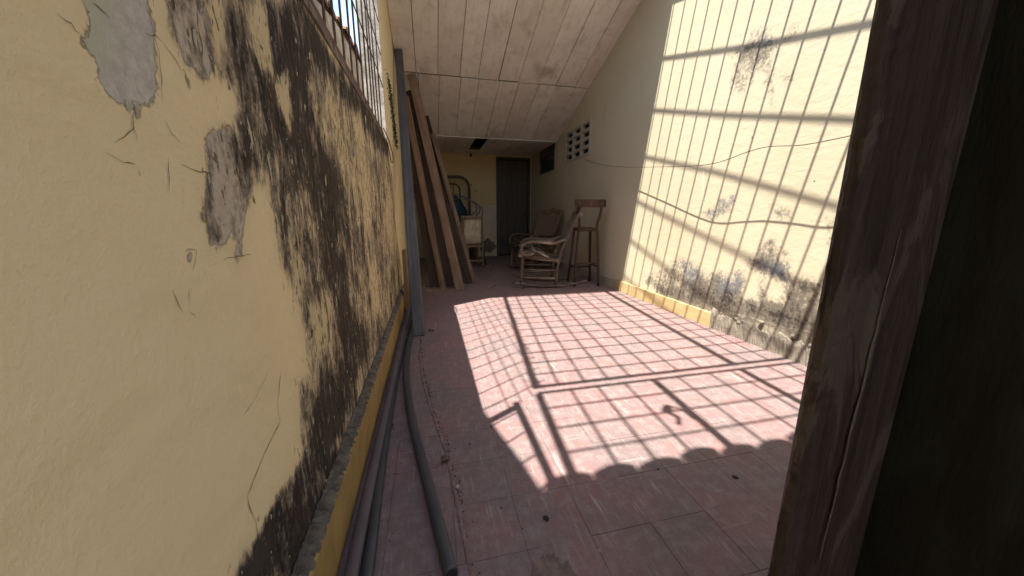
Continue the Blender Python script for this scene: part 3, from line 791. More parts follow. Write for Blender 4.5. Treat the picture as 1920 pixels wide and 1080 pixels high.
# vent of concrete blocks: 3 columns of 4 slots, set in the right wall
v_ = thing('vent_block_panel', 'pale concrete ventilation block grid set high in the cream wall', 'vent', (XR, 5.43, 1.81))
y0, y1, z0, z1 = VB
b = MB()
fx0, fx1 = XR - 0.012, XR + 0.055
b.span((fx0, y0, z0), (fx1, y0 + 0.02, z1)); b.span((fx0, y1 - 0.05, z0), (fx1, y1, z1))
b.span((fx0 + .001, y0 + 0.02, z1 - 0.015), (fx1, y1 - 0.05, z1)); b.span((fx0 + .001, y0 + 0.02, z0), (fx1, y1 - 0.05, z0 + 0.015))
b.build('surround', M['block'], v_, 0.003, True)
cw, rh = (y1 - y0 - 0.07) / 3, (z1 - z0 - 0.03) / 4
for c in range(3):
    zo = (0.035, 0.0, -0.03)[c]
    for r in range(4):
        ya = y0 + 0.02 + c * cw; za = z0 + 0.015 + r * rh
        b = MB()      # one hollow block: four thin sides round a slot
        b.span((fx0 + .003, ya + .001, za + .001), (fx1 - .01, ya + 0.04, za + rh - .001))
        b.span((fx0 + .004, ya + 0.04, za + .001), (fx1 - .01, ya + cw - 0.002, za + 0.022))
        b.span((fx0 + .004, ya + 0.04, za + rh - 0.022), (fx1 - .01, ya + cw - 0.002, za + rh - .001))
        b.span((fx0 + .005, ya + cw - 0.025, za + 0.022), (fx1 - .012, ya + cw - 0.002, za + rh - 0.022))
        b.build('vent_block', M['block'], v_, 0.0, True)
# dark glazed opening
w_ = thing('dark_glass_window', 'small dark teal glazed opening near the back door', 'window', (XR, 6.9, 1.77))
y0, y1, z0, z1 = WB
b = MB()
b.span((XR - .005, y0, z0), (XR + .05, y0 + .03, z1)); b.span((XR - .005, y1 - .03, z0), (XR + .05, y1, z1))
b.span((XR - .004, y0 + .03, z0), (XR + .05, y1 - .03, z0 + .025)); b.span((XR - .004, y0 + .03, z1 - .025), (XR + .05, y1 - .03, z1))
b.build('frame', M['door_frame'], w_, 0.002, True)
for i in range(3):
    for j in range(3):
        a0 = y0 + .034 + i * (y1 - y0 - .068) / 3; c0 = z0 + .029 + j * (z1 - z0 - .058) / 3
        b = MB().span((XR + .012, a0 + .006, c0 + .006), (XR + .04, a0 + (y1 - y0 - .068) / 3 - .006, c0 + (z1 - z0 - .058) / 3 - .006))
        b.build('pane', M['glassblock'], w_, 0.006, True)

# ================================================================== BACK WALL AND DOOR
DX0, DX1, DH = 1.50, 2.30, 2.215
bw = thing('back_wall', 'shaded yellow end wall behind the stored furniture', 'wall', (0.5, YB, 0))
MB().span((XL - .1, YB, 1.17), (DX0, YB + .15, 3.6)).build('upper_wall', M['back'], bw, 0, True)
MB().span((XL - .1, YB + .004, -.05), (DX0, YB + .15, 1.168)).build('lower_wall', M['back_low'], bw, 0, True)
MB().span((DX0, YB, DH), (XR + .1, YB + .15, 3.6)).build('door_head_wall', M['back'], bw, 0, True)
MB().span((DX0, YB + .08, -.05), (XR + .1, YB + .15, DH)).build('door_recess', M['cavity'], bw, 0, True)
V = [(1.28 + .20 * math.cos(a) * random.uniform(.75, 1.15), YB - .0015, .23 + .17 * math.sin(a) * random.uniform(.7, 1.2)) for a in np.linspace(0, 6.28, 22)[:-1]]
MB().add(V, [tuple(range(21))]).build('bare_plaster', M['cement'], bw, 0, True)
for (x, z) in ((0.93, 1.60), (1.03, 1.47)):
    MB().tube([(x, YB - .004, z), (x, YB + .01, z)], 0.016, 8).build('painted_nail_hole', M['cavity'], bw, 0, True)  # dark discs paint the shade of holes; nothing is cut
d_ = thing('back_door', 'tall dark green boarded door at the end of the passage', 'door', (1.9, YB, 0))
b = MB()
b.span((DX0, YB - .02, 0), (DX0 + .05, YB + .07, DH)); b.span((DX1 - .05, YB - .02, 0), (DX1, YB + .07, DH))
b.span((DX0 + .05, YB - .019, DH - .05), (DX1 - .05, YB + .07, DH))
b.build('frame', M['door_frame'], d_, 0.004, True)
zc = [0.02, 0.50, 1.08, 1.66, DH - .055]
for i in range(4):
    MB().span((DX0 + .055, YB + .02, zc[i] + .012), (DX1 - .055, YB + .045, zc[i + 1] - .012)).build('panel', M['door'], d_, 0.004, True)
for z in zc[1:4]:
    MB().span((DX0 + .053, YB + .002, z - .018), (DX1 - .053, YB + .05, z + .018)).build('rail', M['door_frame'], d_, 0.003, True)
MB().tube([(DX1 - .1, YB + .03, 1.0), (DX1 - .1, YB - .02, 1.0), (DX1 - .16, YB - .025, 1.0)], 0.008, 8).build('handle', M['iron'], d_, 0, True)
MB().span((DX1 + .001, YB - .01, -.02), (XR + .1, YB + .02, DH + .01)).build('door_side_wall', M['back_low'], bw, 0, True)

# ================================================================== CEILING
ce = thing('ceiling', 'sloping ceiling of stained pale boards over the back of the passage', 'ceiling', (1.0, 5.0, 2.8))
ce['kind'] = 'structure'
JX = [XL, -0.08, 0.19, 0.475, 0.715, 0.995, 1.27, 1.555, 1.815, 2.10, XR]
def board(x0, x1, y0, y1):
    L = math.hypot(y1 - y0, cz(y1) - cz(y0))
    t = MB().box((0, 0, 0.008), (x1 - x0 + 0.0012 - random.random() * 0.006, L - 0.010, 0.016)).build('ceiling_board', M['board'], ce, 0.0015)
    t.location = Vector(((x0 + x1) / 2, (y0 + y1) / 2, (cz(y0) + cz(y1)) / 2 + random.uniform(0, .006))) - ce.location
    t.rotation_euler = (math.atan2(cz(y1) - cz(y0), y1 - y0) + random.uniform(-.002, .002), random.uniform(-.006, .006), random.uniform(-.0015, .0015))
for i in range(10):
    x0, x1 = JX[i], JX[i + 1]
    sh = 0.0 if i in (0, 9) else random.uniform(-.01, .01)
    board(x0 + .002, x1 - .002, RY, 5.07 + random.uniform(-.008, .008))
    board(x0 + .002 + (0 if i == 0 else .02), x1 - .002 + (0 if i == 9 else .02), 5.08, 6.33)
hole = 4      # one board of the flat part is missing
FX = [XL, 0.06, 0.33, 0.55, 0.85, 1.07, 1.33, 1.6, 1.85, 2.1, XR]
for i in range(10):
    if i == hole: 
        MB().box((FX[i] * .5 + FX[i + 1] * .5 - 1.0, 7.78 - 5.0, 2.258 - 2.8), (FX[i + 1] - FX[i] - .008, 0.40, 0.016)).build('ceiling_board', M['board'], ce, 0.0015)
        continue
    board(FX[i] + .002, FX[i + 1] - .002, 6.345, 8.0)
MB().span((XL, 6.325, 2.235), (XR, 6.345, 2.25)).build('ceiling_batten', M['board'], ce, 0.002, True)
# roof sheet over the boards, added to block light through their gaps
b = MB()
q = [(RY - .06, RZ + .10), (6.4, 2.40), (8.2, 2.40)]
for k in range(2):
    (ya, za), (yb_, zb) = q[k], q[k + 1]
    b.add([(XL - .2, ya, za), (XR + .2, ya, za), (XR + .2, yb_, zb), (XL - .2, yb_, zb), (XL - .2, ya, za + .05), (XR + .2, ya, za + .05), (XR + .2, yb_, zb + .05), (XL - .2, yb_, zb + .05)],
          [(0, 3, 2, 1), (4, 5, 6, 7), (0, 1, 5, 4), (1, 2, 6, 5), (2, 3, 7, 6), (3, 0, 4, 7)])
ro = b.build('roof_deck', M['roof_dark'], ce, 0, True)
MB().span((XL, RY - .03, RZ - .005), (XR, RY + .02, RZ + .1)).build('roof_edge_beam', M['plank_dark'], ce, 0.003, True)
MB().tube([(0.93, 7.87, 2.25), (0.93, 7.87, 2.20), (0.93, 7.87, 2.17)], [.012, .025, .02], 10).build('lamp_stub', M['cavity'], ce, 0, True)

# ================================================================== GRILLES
gr = thing('roof_grille', 'rusty iron bar grille sloping over the open part of the passage', 'grille', (1.0, 1.8, 2.9))
XE = XL + 0.0
r_ = 0.008
YN = 1.13
def nx(x, y=YN): return x - 0.085 * min(1.0, max(0.0, (1.7 - x) / 1.2)) * min(1.0, (RY - y) / (RY - YN))
y = RY - 0.06
tys = []
while y > YN + .05:
    tys.append(y); y -= 0.1565
for y in tys:
    MB().tube([(nx(XE, y), y, gz(y)), (XR - .002, y, gz(y))], r_, 6).build('cross_bar', M['rust'], gr, 0, True)
lxs = [-0.19, -0.03, 0.12, 0.265, 0.43, 0.59, 0.75, 1.10, 1.245, 1.395, 1.545, 1.70, 1.85, 2.0, 2.15]
for x in lxs:
    MB().tube([(nx(x), YN, gz(YN) + .012), (nx(x, (YN + RY) / 2) + random.uniform(-.008, .008), (YN + RY) / 2, gz((YN + RY) / 2) + .012), (x, RY, gz(RY) + .012)], r_, 6).build('long_bar', M['rust'], gr, 0, True)
for x, w in ((XE, .036), (0.98, .042)):
    MB().beam((nx(x), YN, gz(YN)), (x, RY, gz(RY)), w, .04).build('bearer', M['rust'], gr, 0.003, True)
MB().beam((nx(XE), YN + .02, gz(YN + .02)), (XR - .002, YN + .02, gz(YN + .02)), .03, .03).build('end_rail', M['rust'], gr, 0.003, True)

g2 = thing('door_side_grille', 'iron bar grille frame next to the tiled roof edge', 'grille', (1.0, 0.8, 2.6))
YN0 = 0.40
MB().beam((nx(XE), YN - .045, gz(YN - .045)), (XR - .002, YN - .045, gz(YN - .045)), .024, .024).build('frame_rail', M['rust'], g2, 0.003, True)
for x, w in ((XE - .085, .032), (0.30, .034), (0.92, .036)):
    MB().beam((x, YN0, gz(YN0)), (x, YN - .05, gz(YN - .05)), w, .04).build('bearer', M['rust'], g2, 0.003, True)
y = YN - .19
while y > YN0:
    MB().tube([(nx(XE), y, gz(y)), (XR - .002, y, gz(y))], r_, 6).build('cross_bar', M['rust'], g2, 0, True); y -= 0.1565
for x in (-0.22, -0.06, 0.11, 0.46, 0.68, 0.84, 1.12, 1.28, 1.44, 1.6, 1.76, 1.92, 2.08):
    MB().tube([(x, YN0, gz(YN0) + .012), (x, YN - .05, gz(YN - .05) + .012)], r_, 6).build('long_bar', M['rust'], g2, 0, True)
# a scrap of dried vine caught in the bars
vs = [(0.17, 0.68, gz(0.68) + .02), (0.20, 0.73, gz(.73) + .03), (0.18, 0.78, gz(.78) + .02), (0.22, 0.82, gz(.82) + .015), (0.26, 0.78, gz(.78) + .02), (0.27, 0.70, gz(.70) + .02)]
tag(MB().tube(curve(vs, 5), [0.013] * 10 + [0.024] * 6 + [0.008] * 10, 6).build('dried_vine_scrap', M['leaf']), 'twisted scrap of dried vine caught on the overhead bars', 'twig')

wg = thing('window_grille', 'rusty vertical bar grille across the opening in the yellow wall', 'grille', (XL, 2.0, SILL))
GX = XL - 0.015
y = JY1 - 0.20
k = 0
while y > JY0 + .05:
    zt = gz(y) if y > YN else 2.16
    dx = random.uniform(-.006, .006)
    MB().tube([(GX, y, SILL - .02), (GX + dx, y + random.uniform(-.008, .008), (SILL + zt) / 2), (GX, y, zt)], .0050, 6).build('upright_bar', M['iron'], wg, 0, True)
    y -= 0.1565
for i in range(1, 8):
    z = SILL + .2 + .23 * i
    ya = RY - (RZ - z) / RS
    ya = max(ya + .03, YN)
    if ya < JY1 - .2:
        P = [(GX + .012, ya + (JY1 - .01 - ya) * t / 6, z + random.uniform(-.012, .012)) for t in range(7)]
        MB().tube(curve(P, 3), .0036, 6).build('cross_wire', M['rust'], wg, 0, True)
MB().beam((GX, YN - .02, SILL), (GX, YN - .02, 2.16), .035, .03, (0, 1, 0)).build('post', M['rust'], wg, 0.002, True)
MB().beam((GX, JY0, 2.16), (GX, YN + .02, 2.16), .03, .03).build('top_rail', M['rust'], wg, 0.002, True)
MB().beam((GX + .005, JY0, SILL + .028), (GX + .005, JY1 - .25, SILL + .012), .030, .028).build('bottom_rail', M['red_iron'], wg, 0.003, True)
# twisted tie wire at the corner of the grille
P = [(XL + .006, 3.02, 1.60), (XL + .012, 3.10, 1.585), (XL + .02, 3.2, 1.56), (XL + .03, 3.28, 1.50), (XL + .035, 3.34, 1.46), (XL + .03, 3.36, 1.40), (XL + .022, 3.30, 1.39), (XL + .02, 3.25, 1.44), (XL + .014, 3.22, 1.50), (XL + .01, 3.24, 1.56)]
tag(MB().tube(curve(P, 4), 0.004, 5).build('tie_wire', M['rust']), 'loose loop of rusty wire at the corner of the wall opening', 'wire')

# ================================================================== ROOF ABOVE THE DOOR AND NEIGHBOUR
tr = thing('tiled_roof', 'clay tiled roof over the doorway whose scalloped edge shades the floor', 'roof', (1.0, 0.3, 2.5))
b = MB()
def rz_(y): return gz(y) + .07
YE, YR = 0.45, -0.55
b.add([(-.6, YR, rz_(YR)), (2.6, YR, rz_(YR)), (2.6, YE, rz_(YE)), (-.6, YE, rz_(YE)), (-.6, YR, rz_(YR) + .04), (2.6, YR, rz_(YR) + .04), (2.6, YE, rz_(YE) + .04), (-.6, YE, rz_(YE) + .04)],
      [(0, 3, 2, 1), (4, 5, 6, 7), (0, 1, 5, 4), (1, 2, 6, 5), (2, 3, 7, 6), (3, 0, 4, 7)])
b.build('decking', M['clay'], tr, 0, True)
x = -.56
while x < 2.55:
    w = 0.185 + random.uniform(-.015, .02)
    e = YE + random.uniform(.005, .045) + .03 * max(0, x)
    b = MB(); V, F = [], []
    n = 8
    for j, yy in enumerate((e - .4, e - .03, e)):
        for i in range(n + 1):
            a = math.pi * i / n
            rr = w * .49
            nose = (1 - abs(math.cos(a)) ** 2) * .02 if j == 2 else 0
            V.append((x + w / 2 - math.cos(a) * rr, yy + nose, rz_(yy) + .045 + math.sin(a) * .05))
    for j in range(2):
        for i in range(n):
            F.append((j * (n + 1) + i, j * (n + 1) + i + 1, (j + 1) * (n + 1) + i + 1, (j + 1) * (n + 1) + i))
    F.append(tuple(2 * (n + 1) + i for i in range(n + 1)))
    b.add(V, F).build('roof_tile', M['clay'], tr, 0, True)
    x += w

nb = thing('neighbouring_roof', 'neighbouring shed roof with ragged tile ends seen through the bars', 'building', (-.9, 3.5, 0))
EDGE = [(0.2, 3.25), (0.55, 3.06), (0.8, 2.90), (1.15, 2.70), (1.5, 2.55), (2.2, 2.46), (3.0, 2.50), (3.5, 2.62), (5.4, 2.80), (8.0, 3.0)]  # near stretch is out of view, bent to shape the floor shadow
NX = -.70
def ez(y):
    return float(np.interp(y, [e[0] for e in EDGE], [e[1] for e in EDGE]))
b = MB()
for (ya, za), (yb_, zb) in zip(EDGE[:-1], EDGE[1:]):
    b.add([(NX, ya, za - .07), (NX, yb_, zb - .07), (NX - 1.6, yb_, zb + .1), (NX - 1.6, ya, za + .1), (NX, ya, za - .05), (NX, yb_, zb - .05), (NX - 1.6, yb_, zb + .13), (NX - 1.6, ya, za + .13)],
          [(0, 1, 2, 3), (7, 6, 5, 4), (0, 4, 5, 1), (1, 5, 6, 2), (2, 6, 7, 3), (3, 7, 4, 0)])
b.build('roof_sheet', M['clay'], nb, 0, True)
b = MB()
for (ya, za), (yb_, zb) in zip(EDGE[:-1], EDGE[1:]):
    b.add([(NX + .012, ya, za - .50), (NX + .012, yb_, zb - .50), (NX + .012, yb_, zb - .10), (NX + .012, ya, za - .10), (NX - .012, ya, za - .50), (NX - .012, yb_, zb - .50), (NX - .012, yb_, zb - .10), (NX - .012, ya, za - .10)],
          [(0, 1, 2, 3), (7, 6, 5, 4), (0, 4, 5, 1), (1, 5, 6, 2), (2, 6, 7, 3), (3, 7, 4, 0)])
b.build('fascia_board', M['lime'], nb, 0, True)
MB().span((NX - .3, -2.2, 0), (NX - .14, 8.2, 2.45)).build('wall', M['outer'], nb, 0, True)
y = 3.0
while y < 7.5:
    w = 0.2
    b = MB(); V, F = [], []
    for j, xx in enumerate((NX + .03 + random.uniform(-.02, .02), NX - .5)):
        for i in range(7):
            a = math.pi * i / 6
            V.append((xx, y + w / 2 - math.cos(a) * w * .48, ez(y) - .05 + math.sin(a) * .05 + (0.06 if j else 0)))
    for i in range(6): F.append((i, i + 1, 8 + i, 7 + i))
    F.append(tuple(range(7)))
    b.add(V, F).build('roof_tile', M['clay'], nb, 0, True)
    y += w * 1.02
y = 1.6
while y < 6.5:
    MB().beam((NX - .03, y, ez(y) - .16), (NX - .9, y, ez(y) - .02), .05, .06).build('rafter', M['plank_dark'], nb, 0, True); y += .42

# ================================================================== ROOM BEHIND THE CAMERA, DOOR JAMB, DOOR LEAF
pw = thing('doorway_wall', 'dark wall beside the doorway', 'wall', (1.5, .35, 0))
MB().span((0.63, 0.314, -.02), (XR, 0.43, 2.40)).build('masonry', M['cement'], pw, 0, True)
jb = thing('door_jamb', 'rough chipped dark timber door jamb in the right foreground', 'door jamb', (0.5, .3, 0))
V, F = [], []
nz = 260
prof = [(0.458, 0.312), (0.446, 0.306), (0.427, 0.290), (0.430, 0.281), (0.445, 0.279), (0.470, 0.281), (0.488, 0.2835), (0.496, 0.2790), (0.503, 0.2780), (0.510, 0.2795), (0.520, 0.282), (0.545, 0.281), (0.565, 0.282), (0.578, 0.284), (0.584, 0.2858), (0.584, 0.312)]
ch = np.convolve(rng.normal(0, 1, nz + 6), np.ones(5) / 5, 'same')[3:-3]
ch = np.where(np.abs(ch) > .45, ch, ch * .25) * .0021
for k in range(nz):
    z = 2.4 * k / (nz - 1)
    for i, (x, y) in enumerate(prof):
        dx = dy = 0
        if i in (2, 3, 4): dx = ch[k] * (1.0 if i == 2 else .7) + rng.normal(0, .0007); dy = rng.normal(0, .0008) + abs(ch[k]) * .5
        if i in (5, 6): dy = ch[(k * 3) % nz] * .3
        V.append((x + dx, y + dy, z))
np_ = len(prof)
for k in range(nz - 1):
    for i in range(np_):
        j = (i + 1) % np_
        F.append((k * np_ + i, k * np_ + j, (k + 1) * np_ + j, (k + 1) * np_ + i))
F += [tuple(reversed(range(np_))), tuple((nz - 1) * np_ + i for i in range(np_))]
MB().add(V, F).build('timber', M['jamb_wood'], jb, 0, True)
# pale drip running down the face of the jamb
b = MB()
P = [(0.502 - .012 * t + random.uniform(-.0012, .0012), 0.2775, 0.93 - .45 * t) for t in np.linspace(0, 1, 24)]
b.tube(P, [0.0008 + 0.0022 * math.sin(math.pi * min(1, i / 23 + .02)) * random.uniform(.6, 1.1) for i in range(24)], 6, 0.35)
M['drip'] = m_plain('old_drip', (0.13, 0.105, 0.08), (0.08, 0.06, 0.045), 40)
b.build('drip', M['drip'], jb, 0, True)
M['leaf_paint'] = m_plain('near_black_green_paint', (0.017, 0.019, 0.012), (0.008, 0.007, 0.005), 6, 0.65, 0.4, 0.003, 0, (5, 5, 1))
dl = thing('open_door_leaf', 'near black open door leaf at the right edge', 'door', (.6, .28, 0))
for k in range(3):
    MB().span((0.579, 0.2850 - .22 * k, .01), (0.622, 0.2850 - .22 * k - .216, 2.0)).build('door_board', M['leaf_paint'], dl, 0.0, True)
for z in (.3, .92, 1.7):
    MB().span((0.573, 0.21, z), (0.5875, -.35, z + .09)).build('ledge', M['leaf_paint'], dl, 0.003, True)

# ================================================================== LEANING TIMBER
def lean(name, label, p0, p1, w, t, mat, side=(1, -.35, 0), group='timber leaning in the corner', z0=0.0):
    p0, p1 = Vector(p0), Vector(p1)
    d = p1 - p0; L = d.length; d.normalize()
    a = d.cross(Vector(side)).normalized(); bb = a.cross(d).normalized()
    o_ = MB()
    n = 14; V, F = [], []
    bow = random.uniform(-.012, .012); tw = random.uniform(-.05, .05)
    for k in range(n + 1):
        s_ = k / n
        ca, sa = math.cos(tw * s_), math.sin(tw * s_)
        for (i, j) in ((-1, -1), (1, -1), (1, 1), (-1, 1)):
            x = i * t / 2 + random.uniform(-1, 1) * .0012; y = j * w / 2 + random.uniform(-1, 1) * .0018
            V.append((x * ca - y * sa + bow * math.sin(math.pi * s_), x * sa + y * ca, L * s_))
    for k in range(n):
        for i in range(4):
            j = (i + 1) % 4
            F.append((k * 4 + i, k * 4 + j, k * 4 + 4 + j, k * 4 + 4 + i))
    F += [(3, 2, 1, 0), (n * 4, n * 4 + 1, n * 4 + 2, n * 4 + 3)]
    ob = o_.add(V, F).build(name, mat, None, min(.004, t * .15))
    m3 = Matrix((a, bb, d)).transposed()
    ob.matrix_world = Matrix.Translation(p0) @ m3.to_4x4()
    return tag(ob, label, 'plank', group)
lean('grey_beam', 'thick grey weathered beam leaning nearest the camera', (-.125, 2.74, -.01), (-.262, 4.75, 2.83), .088, .06, M['grey_beam'], (1, -.12, 0))
lean('plank', 'leftmost narrow brown plank just behind the grey beam', (.135, 4.50, -.01), (-.225, 5.0, 2.42), .072, .04, M['plank_pale'])
lean('plank', 'broad pale dusty plank standing in the middle of the leaning stack', (.345, 4.38, -.01), (-.135, 5.1, 2.70), .10, .055, M['plank_dusty'])
lean('plank', 'thin chipped plank at the right end of the leaning stack', (.575, 4.84, -.01), (.10, 5.25, 2.05), .062, .03, M['plank_pale'])
lean('plank', 'dark plank squeezed behind the broad pale one', (.23, 4.55, -.01), (-.19, 5.2, 2.55), .10, .03, M['plank_dark'])
lean('plank', 'wide dark board behind the thin chipped plank', (.47, 4.80, -.01), (-.02, 5.45, 2.30), .16, .03, M['plank_dark'])
lean('plank', 'darkest plank half hidden behind the grey beam', (.04, 4.58, -.01), (-.25, 5.15, 2.3), .14, .03, M['plank_dark'])
lean('batten', 'thin pale batten behind the top of the stack', (.20, 5.05, -.01), (-.02, 5.55, 2.35), .035, .02, M['plank_pale'])

# ================================================================== ROCKING CHAIRS
def rocking_chair(label, loc, rz, wood, back, seat):
    t = thing('rocking_chair', label, 'chair', loc, rz, 'rocking chairs')
    HY = .245
    for s in (-1, 1):
        P = [(x, s * HY, .022 + .30 * (x + .05) ** 2) for x in np.linspace(-.56, .40, 15)]
        rs = [.008] + [.015] * 13 + [.010]
        MB().tube(P, rs, 8, 1.1).build('rocker', wood, t)
        MB().tube(curve([(.30, s * HY, .06), (.285, s * HY, .25), (.27, s * HY, .42)], 4), [.015, .017, .019, .022, .021, .020, .018, .019, .020], 8).build('leg', wood, t)
        # rear post, one sweep from rocker to top of back
        P = curve([(-.16, s * HY, .05), (-.175, s * HY, .25), (-.21, s * HY, .45), (-.285, s * (HY - .01), .65), (-.37, s * (HY - .015), .83), (-.47, s * (HY - .02), 1.03)], 4)
        MB().tube(P, .017, 8, 1.2).build('back_post', wood, t)
        P = curve([(-.27, s * (HY + .01), .64), (-.14, s * (HY + .03), .595), (.02, s * (HY + .04), .605), (.16, s * (HY + .045), .61), (.265, s * (HY + .045), .575), (.30, s * (HY + .045), .50), (.255, s * (HY + .045), .44), (.17, s * (HY + .04), .445), (.135, s * (HY + .04), .49), (.165, s * (HY + .04), .53)], 4)
        MB().tube(P, .015, 8, 1.4).build('armrest', wood, t)
        MB().tube([(.12, s * (HY + .03), .49), (.04, s * HY, .46), (-.06, s * HY, .40)], [.016, .016, .014], 8).build('arm_brace', wood, t)
        MB().beam((.30, s * HY, .425), (-.20, s * HY, .365), .035, .05).build('seat_rail', wood, t, .008)
        for z in (.14, .245):
            MB().tube([(.29, s * HY, z), (.06, s * HY, z - .005), (-.17, s * HY, z - .01)], [.010, .015, .010], 8).build('stretcher', wood, t)
    MB().tube([(.305, -HY - .02, .43), (.315, 0, .432), (.305, HY + .02, .43)], .026, 8).build('front_rail', wood, t)
    MB().beam((-.20, -HY, .37), (-.20, HY, .37), .03, .04).build('rear_rail', wood, t, .006)
    for z in (.17, .28): MB().tube([(.285, -HY, z), (.288, HY, z)], .013, 8).build('stretcher', wood, t)
    MB().tube([(-.17, -HY, .20), (-.17, HY, .20)], .012, 8).build('stretcher', wood, t)
    P = [(-.462 - .02 * (1 - (k / 5.) ** 2), HY * .95 * k / 5., .985 + .045 * (1 - abs(k / 5.)) + .012 * math.cos(k * 1.6)) for k in range(-5, 6)]
    b = MB(); V, F = [], []
    for (x, y, z) in P: V += [(x - .012, y, z - .055), (x + .012, y, z - .055), (x + .006, y, z + .03), (x - .016, y, z + .03)]
    for k in range(10):
        for i in range(4):
            j = (i + 1) % 4; F.append((k * 4 + i, k * 4 + j, k * 4 + 4 + j, k * 4 + 4 + i))
    F += [(0, 1, 2, 3), (43, 42, 41, 40)]
    b.add(V, F).build('crest_rail', wood, t)
    MB().beam((-.255, -HY, .56), (-.255, HY, .56), .025, .045).build('lower_back_rail', wood, t, .005)
    if back == 'cane':
        b = MB(); n = 10; V, F = [], []
        for i in range(n + 1):
            for j in range(n + 1):
                z = .575 + .37 * j / n; y = -.225 + .45 * i / n
                V.append((-.262 - (z - .575) * .47 - .02 * math.sin(math.pi * i / n), y, z))
        for i in range(n):
            for j in range(n): a = i * (n + 1) + j; F.append((a, a + 1, a + n + 2, a + n + 1))
        b.add(V, F)
        o_ = b.build('cane_back', M['cane'], t)
        md = o_.modifiers.new('thick', 'SOLIDIFY'); md.thickness = .006
    else:
        for k in range(-3, 4):
            y = k * .062
            MB().tube([(-.258, y, .575), (-.345, y, .76), (-.452, y, .965)], .008, 6).build('back_spindle', wood, t)
    if seat:
        o_ = MB().box((.05, 0, .405), (.46, .45, .012), Matrix.Rotation(-.12, 3, 'Y')).build('cane_seat', M['cane'], t, .004)
    return t
rocking_chair('bleached peeling rocking chair with scrolled arms beside the bar stool', (1.48, 4.50, 0), R(180 - 14), M['rocker'], 'spindle', False)
rocking_chair('dark brown rocking chair with caned back standing in the shade', (1.74, 5.80, 0), R(180 + 30), M['rocker_dark'], 'cane', True)

# ================================================================== BAR STOOL
st = thing('bar_stool', 'tall dark wooden bar stool with a low back rail against the wall', 'stool', (2.05, 4.43, 0), R(-8))
W = M['stool']
sz = .755
for s in (-1, 1):
    MB().tube(curve([(s * .165, -.18, 0), (s * .15, -.165, .35), (s * .128, -.145, .72), (s * .118, -.15, .82), (s * .150, -.175, .98), (s * .145, -.205, 1.09)], 4), .018, 8).build('back_post', W, st)
    MB().tube([(s * .16, .19, 0), (s * .115, .12, sz - .03)], [.017, .020], 8).build('leg', W, st)
    MB().tube([(s * .158, -.172, .26), (s * .146, .165, .26)], .013, 8).build('stretcher', W, st)
MB().tube([(-.155, -.17, .31), (.155, -.17, .31)], .013, 8).build('stretcher', W, st)
MB().tube([(-.145, .165, .22), (.145, .165, .22)], .013, 8).build('stretcher', W, st)
MB().box((0, -.01, sz), (.27, .29, .045)).build('seat', W, st, .012)
P = []
V, F = [], []
for k in range(9):
    x = -.205 + .41 * k / 8; y = -.225 + .03 * (x / .2) ** 2
    V += [(x, y - .013, 1.04), (x, y + .013, 1.04), (x, y + .010, 1.14), (x, y - .016, 1.14)]
for k in range(8):
    for i in range(4):
        j = (i + 1) % 4; F.append((k * 4 + i, k * 4 + j, k * 4 + 4 + j, k * 4 + 4 + i))
F += [(0, 1, 2, 3), (35, 34, 33, 32)]
br = MB().add(V, F).build('back_rail', W, st)
for x in (-.15, 0, .145):
    MB().tube([(x, -.243 + .03 * (x / .2) ** 2, 1.09), (x, -.233 + .03 * (x / .2) ** 2, 1.09)], .013, 10).build('wooden_plug', M['plank_pale'], br)

# ================================================================== UPHOLSTERED CHAIR, BED END, PILE
uc = thing('upholstered_chair', 'old wooden chair with a stained whitish back pad facing the camera', 'chair', (.74, 6.40, 0), R(6))
W = M['chair_wood']
for s in (-1, 1):
    MB().beam((s * .185, -.06, 0), (s * .185, -.02, .93), .034, .04, (0, 1, 0)).build('back_post', W, uc, .004)
    MB().beam((s * .185, .38, 0), (s * .185, .36, .42), .034, .034, (0, 1, 0)).build('leg', W, uc, .004)
    MB().beam((s * .185, -.03, .40), (s * .185, .37, .40), .03, .05).build('seat_rail', W, uc, .004)
    MB().beam((s * .185, -.04, .12), (s * .185, .36, .12), .02, .025).build('stretcher', W, uc, .003)
MB().beam((-.17, -.022, .905), (.17, -.022, .905), .03, .055).build('top_rail', W, uc, .005)
MB().beam((-.17, -.042, .385), (.17, -.042, .385), .03, .045).build('lower_rail', W, uc, .005)
MB().beam((-.17, -.055, .12), (.17, -.055, .12), .022, .03).build('stretcher', W, uc, .003)
MB().box((0, .17, .425), (.37, .40, .03)).build('seat', W, uc, .008)
b = MB(); V, F = [], []
n = 12
for j in range(n + 1):
    for i in range(n + 1):
        u, v = i / n, j / n
        d = (max(0, 1 - (2 * u - 1) ** 6) * max(0, 1 - (2 * v - 1) ** 6)) ** .5
        V.append((-.155 + .31 * u, -.03 - .045 * d + random.uniform(-.004, .004) - .010 * v, .425 + .43 * v))
for j in range(n):
    for i in range(n): a = j * (n + 1) + i; F.append((a, a + 1, a + n + 2, a + n + 1))
p_ = b.add(V, F, True).build('back_pad', M['stuffing'], uc)
md = p_.modifiers.new('thick', 'SOLIDIFY'); md.thickness = .02
tag(lean('leaning_board', 'brown board leaning behind the upholstered chair', (1.02, 6.62, -.01), (.92, 6.95, .88), .14, .02, M['plank_dark'], (0, -1, 0)), 'brown board leaning behind the upholstered chair', 'board')

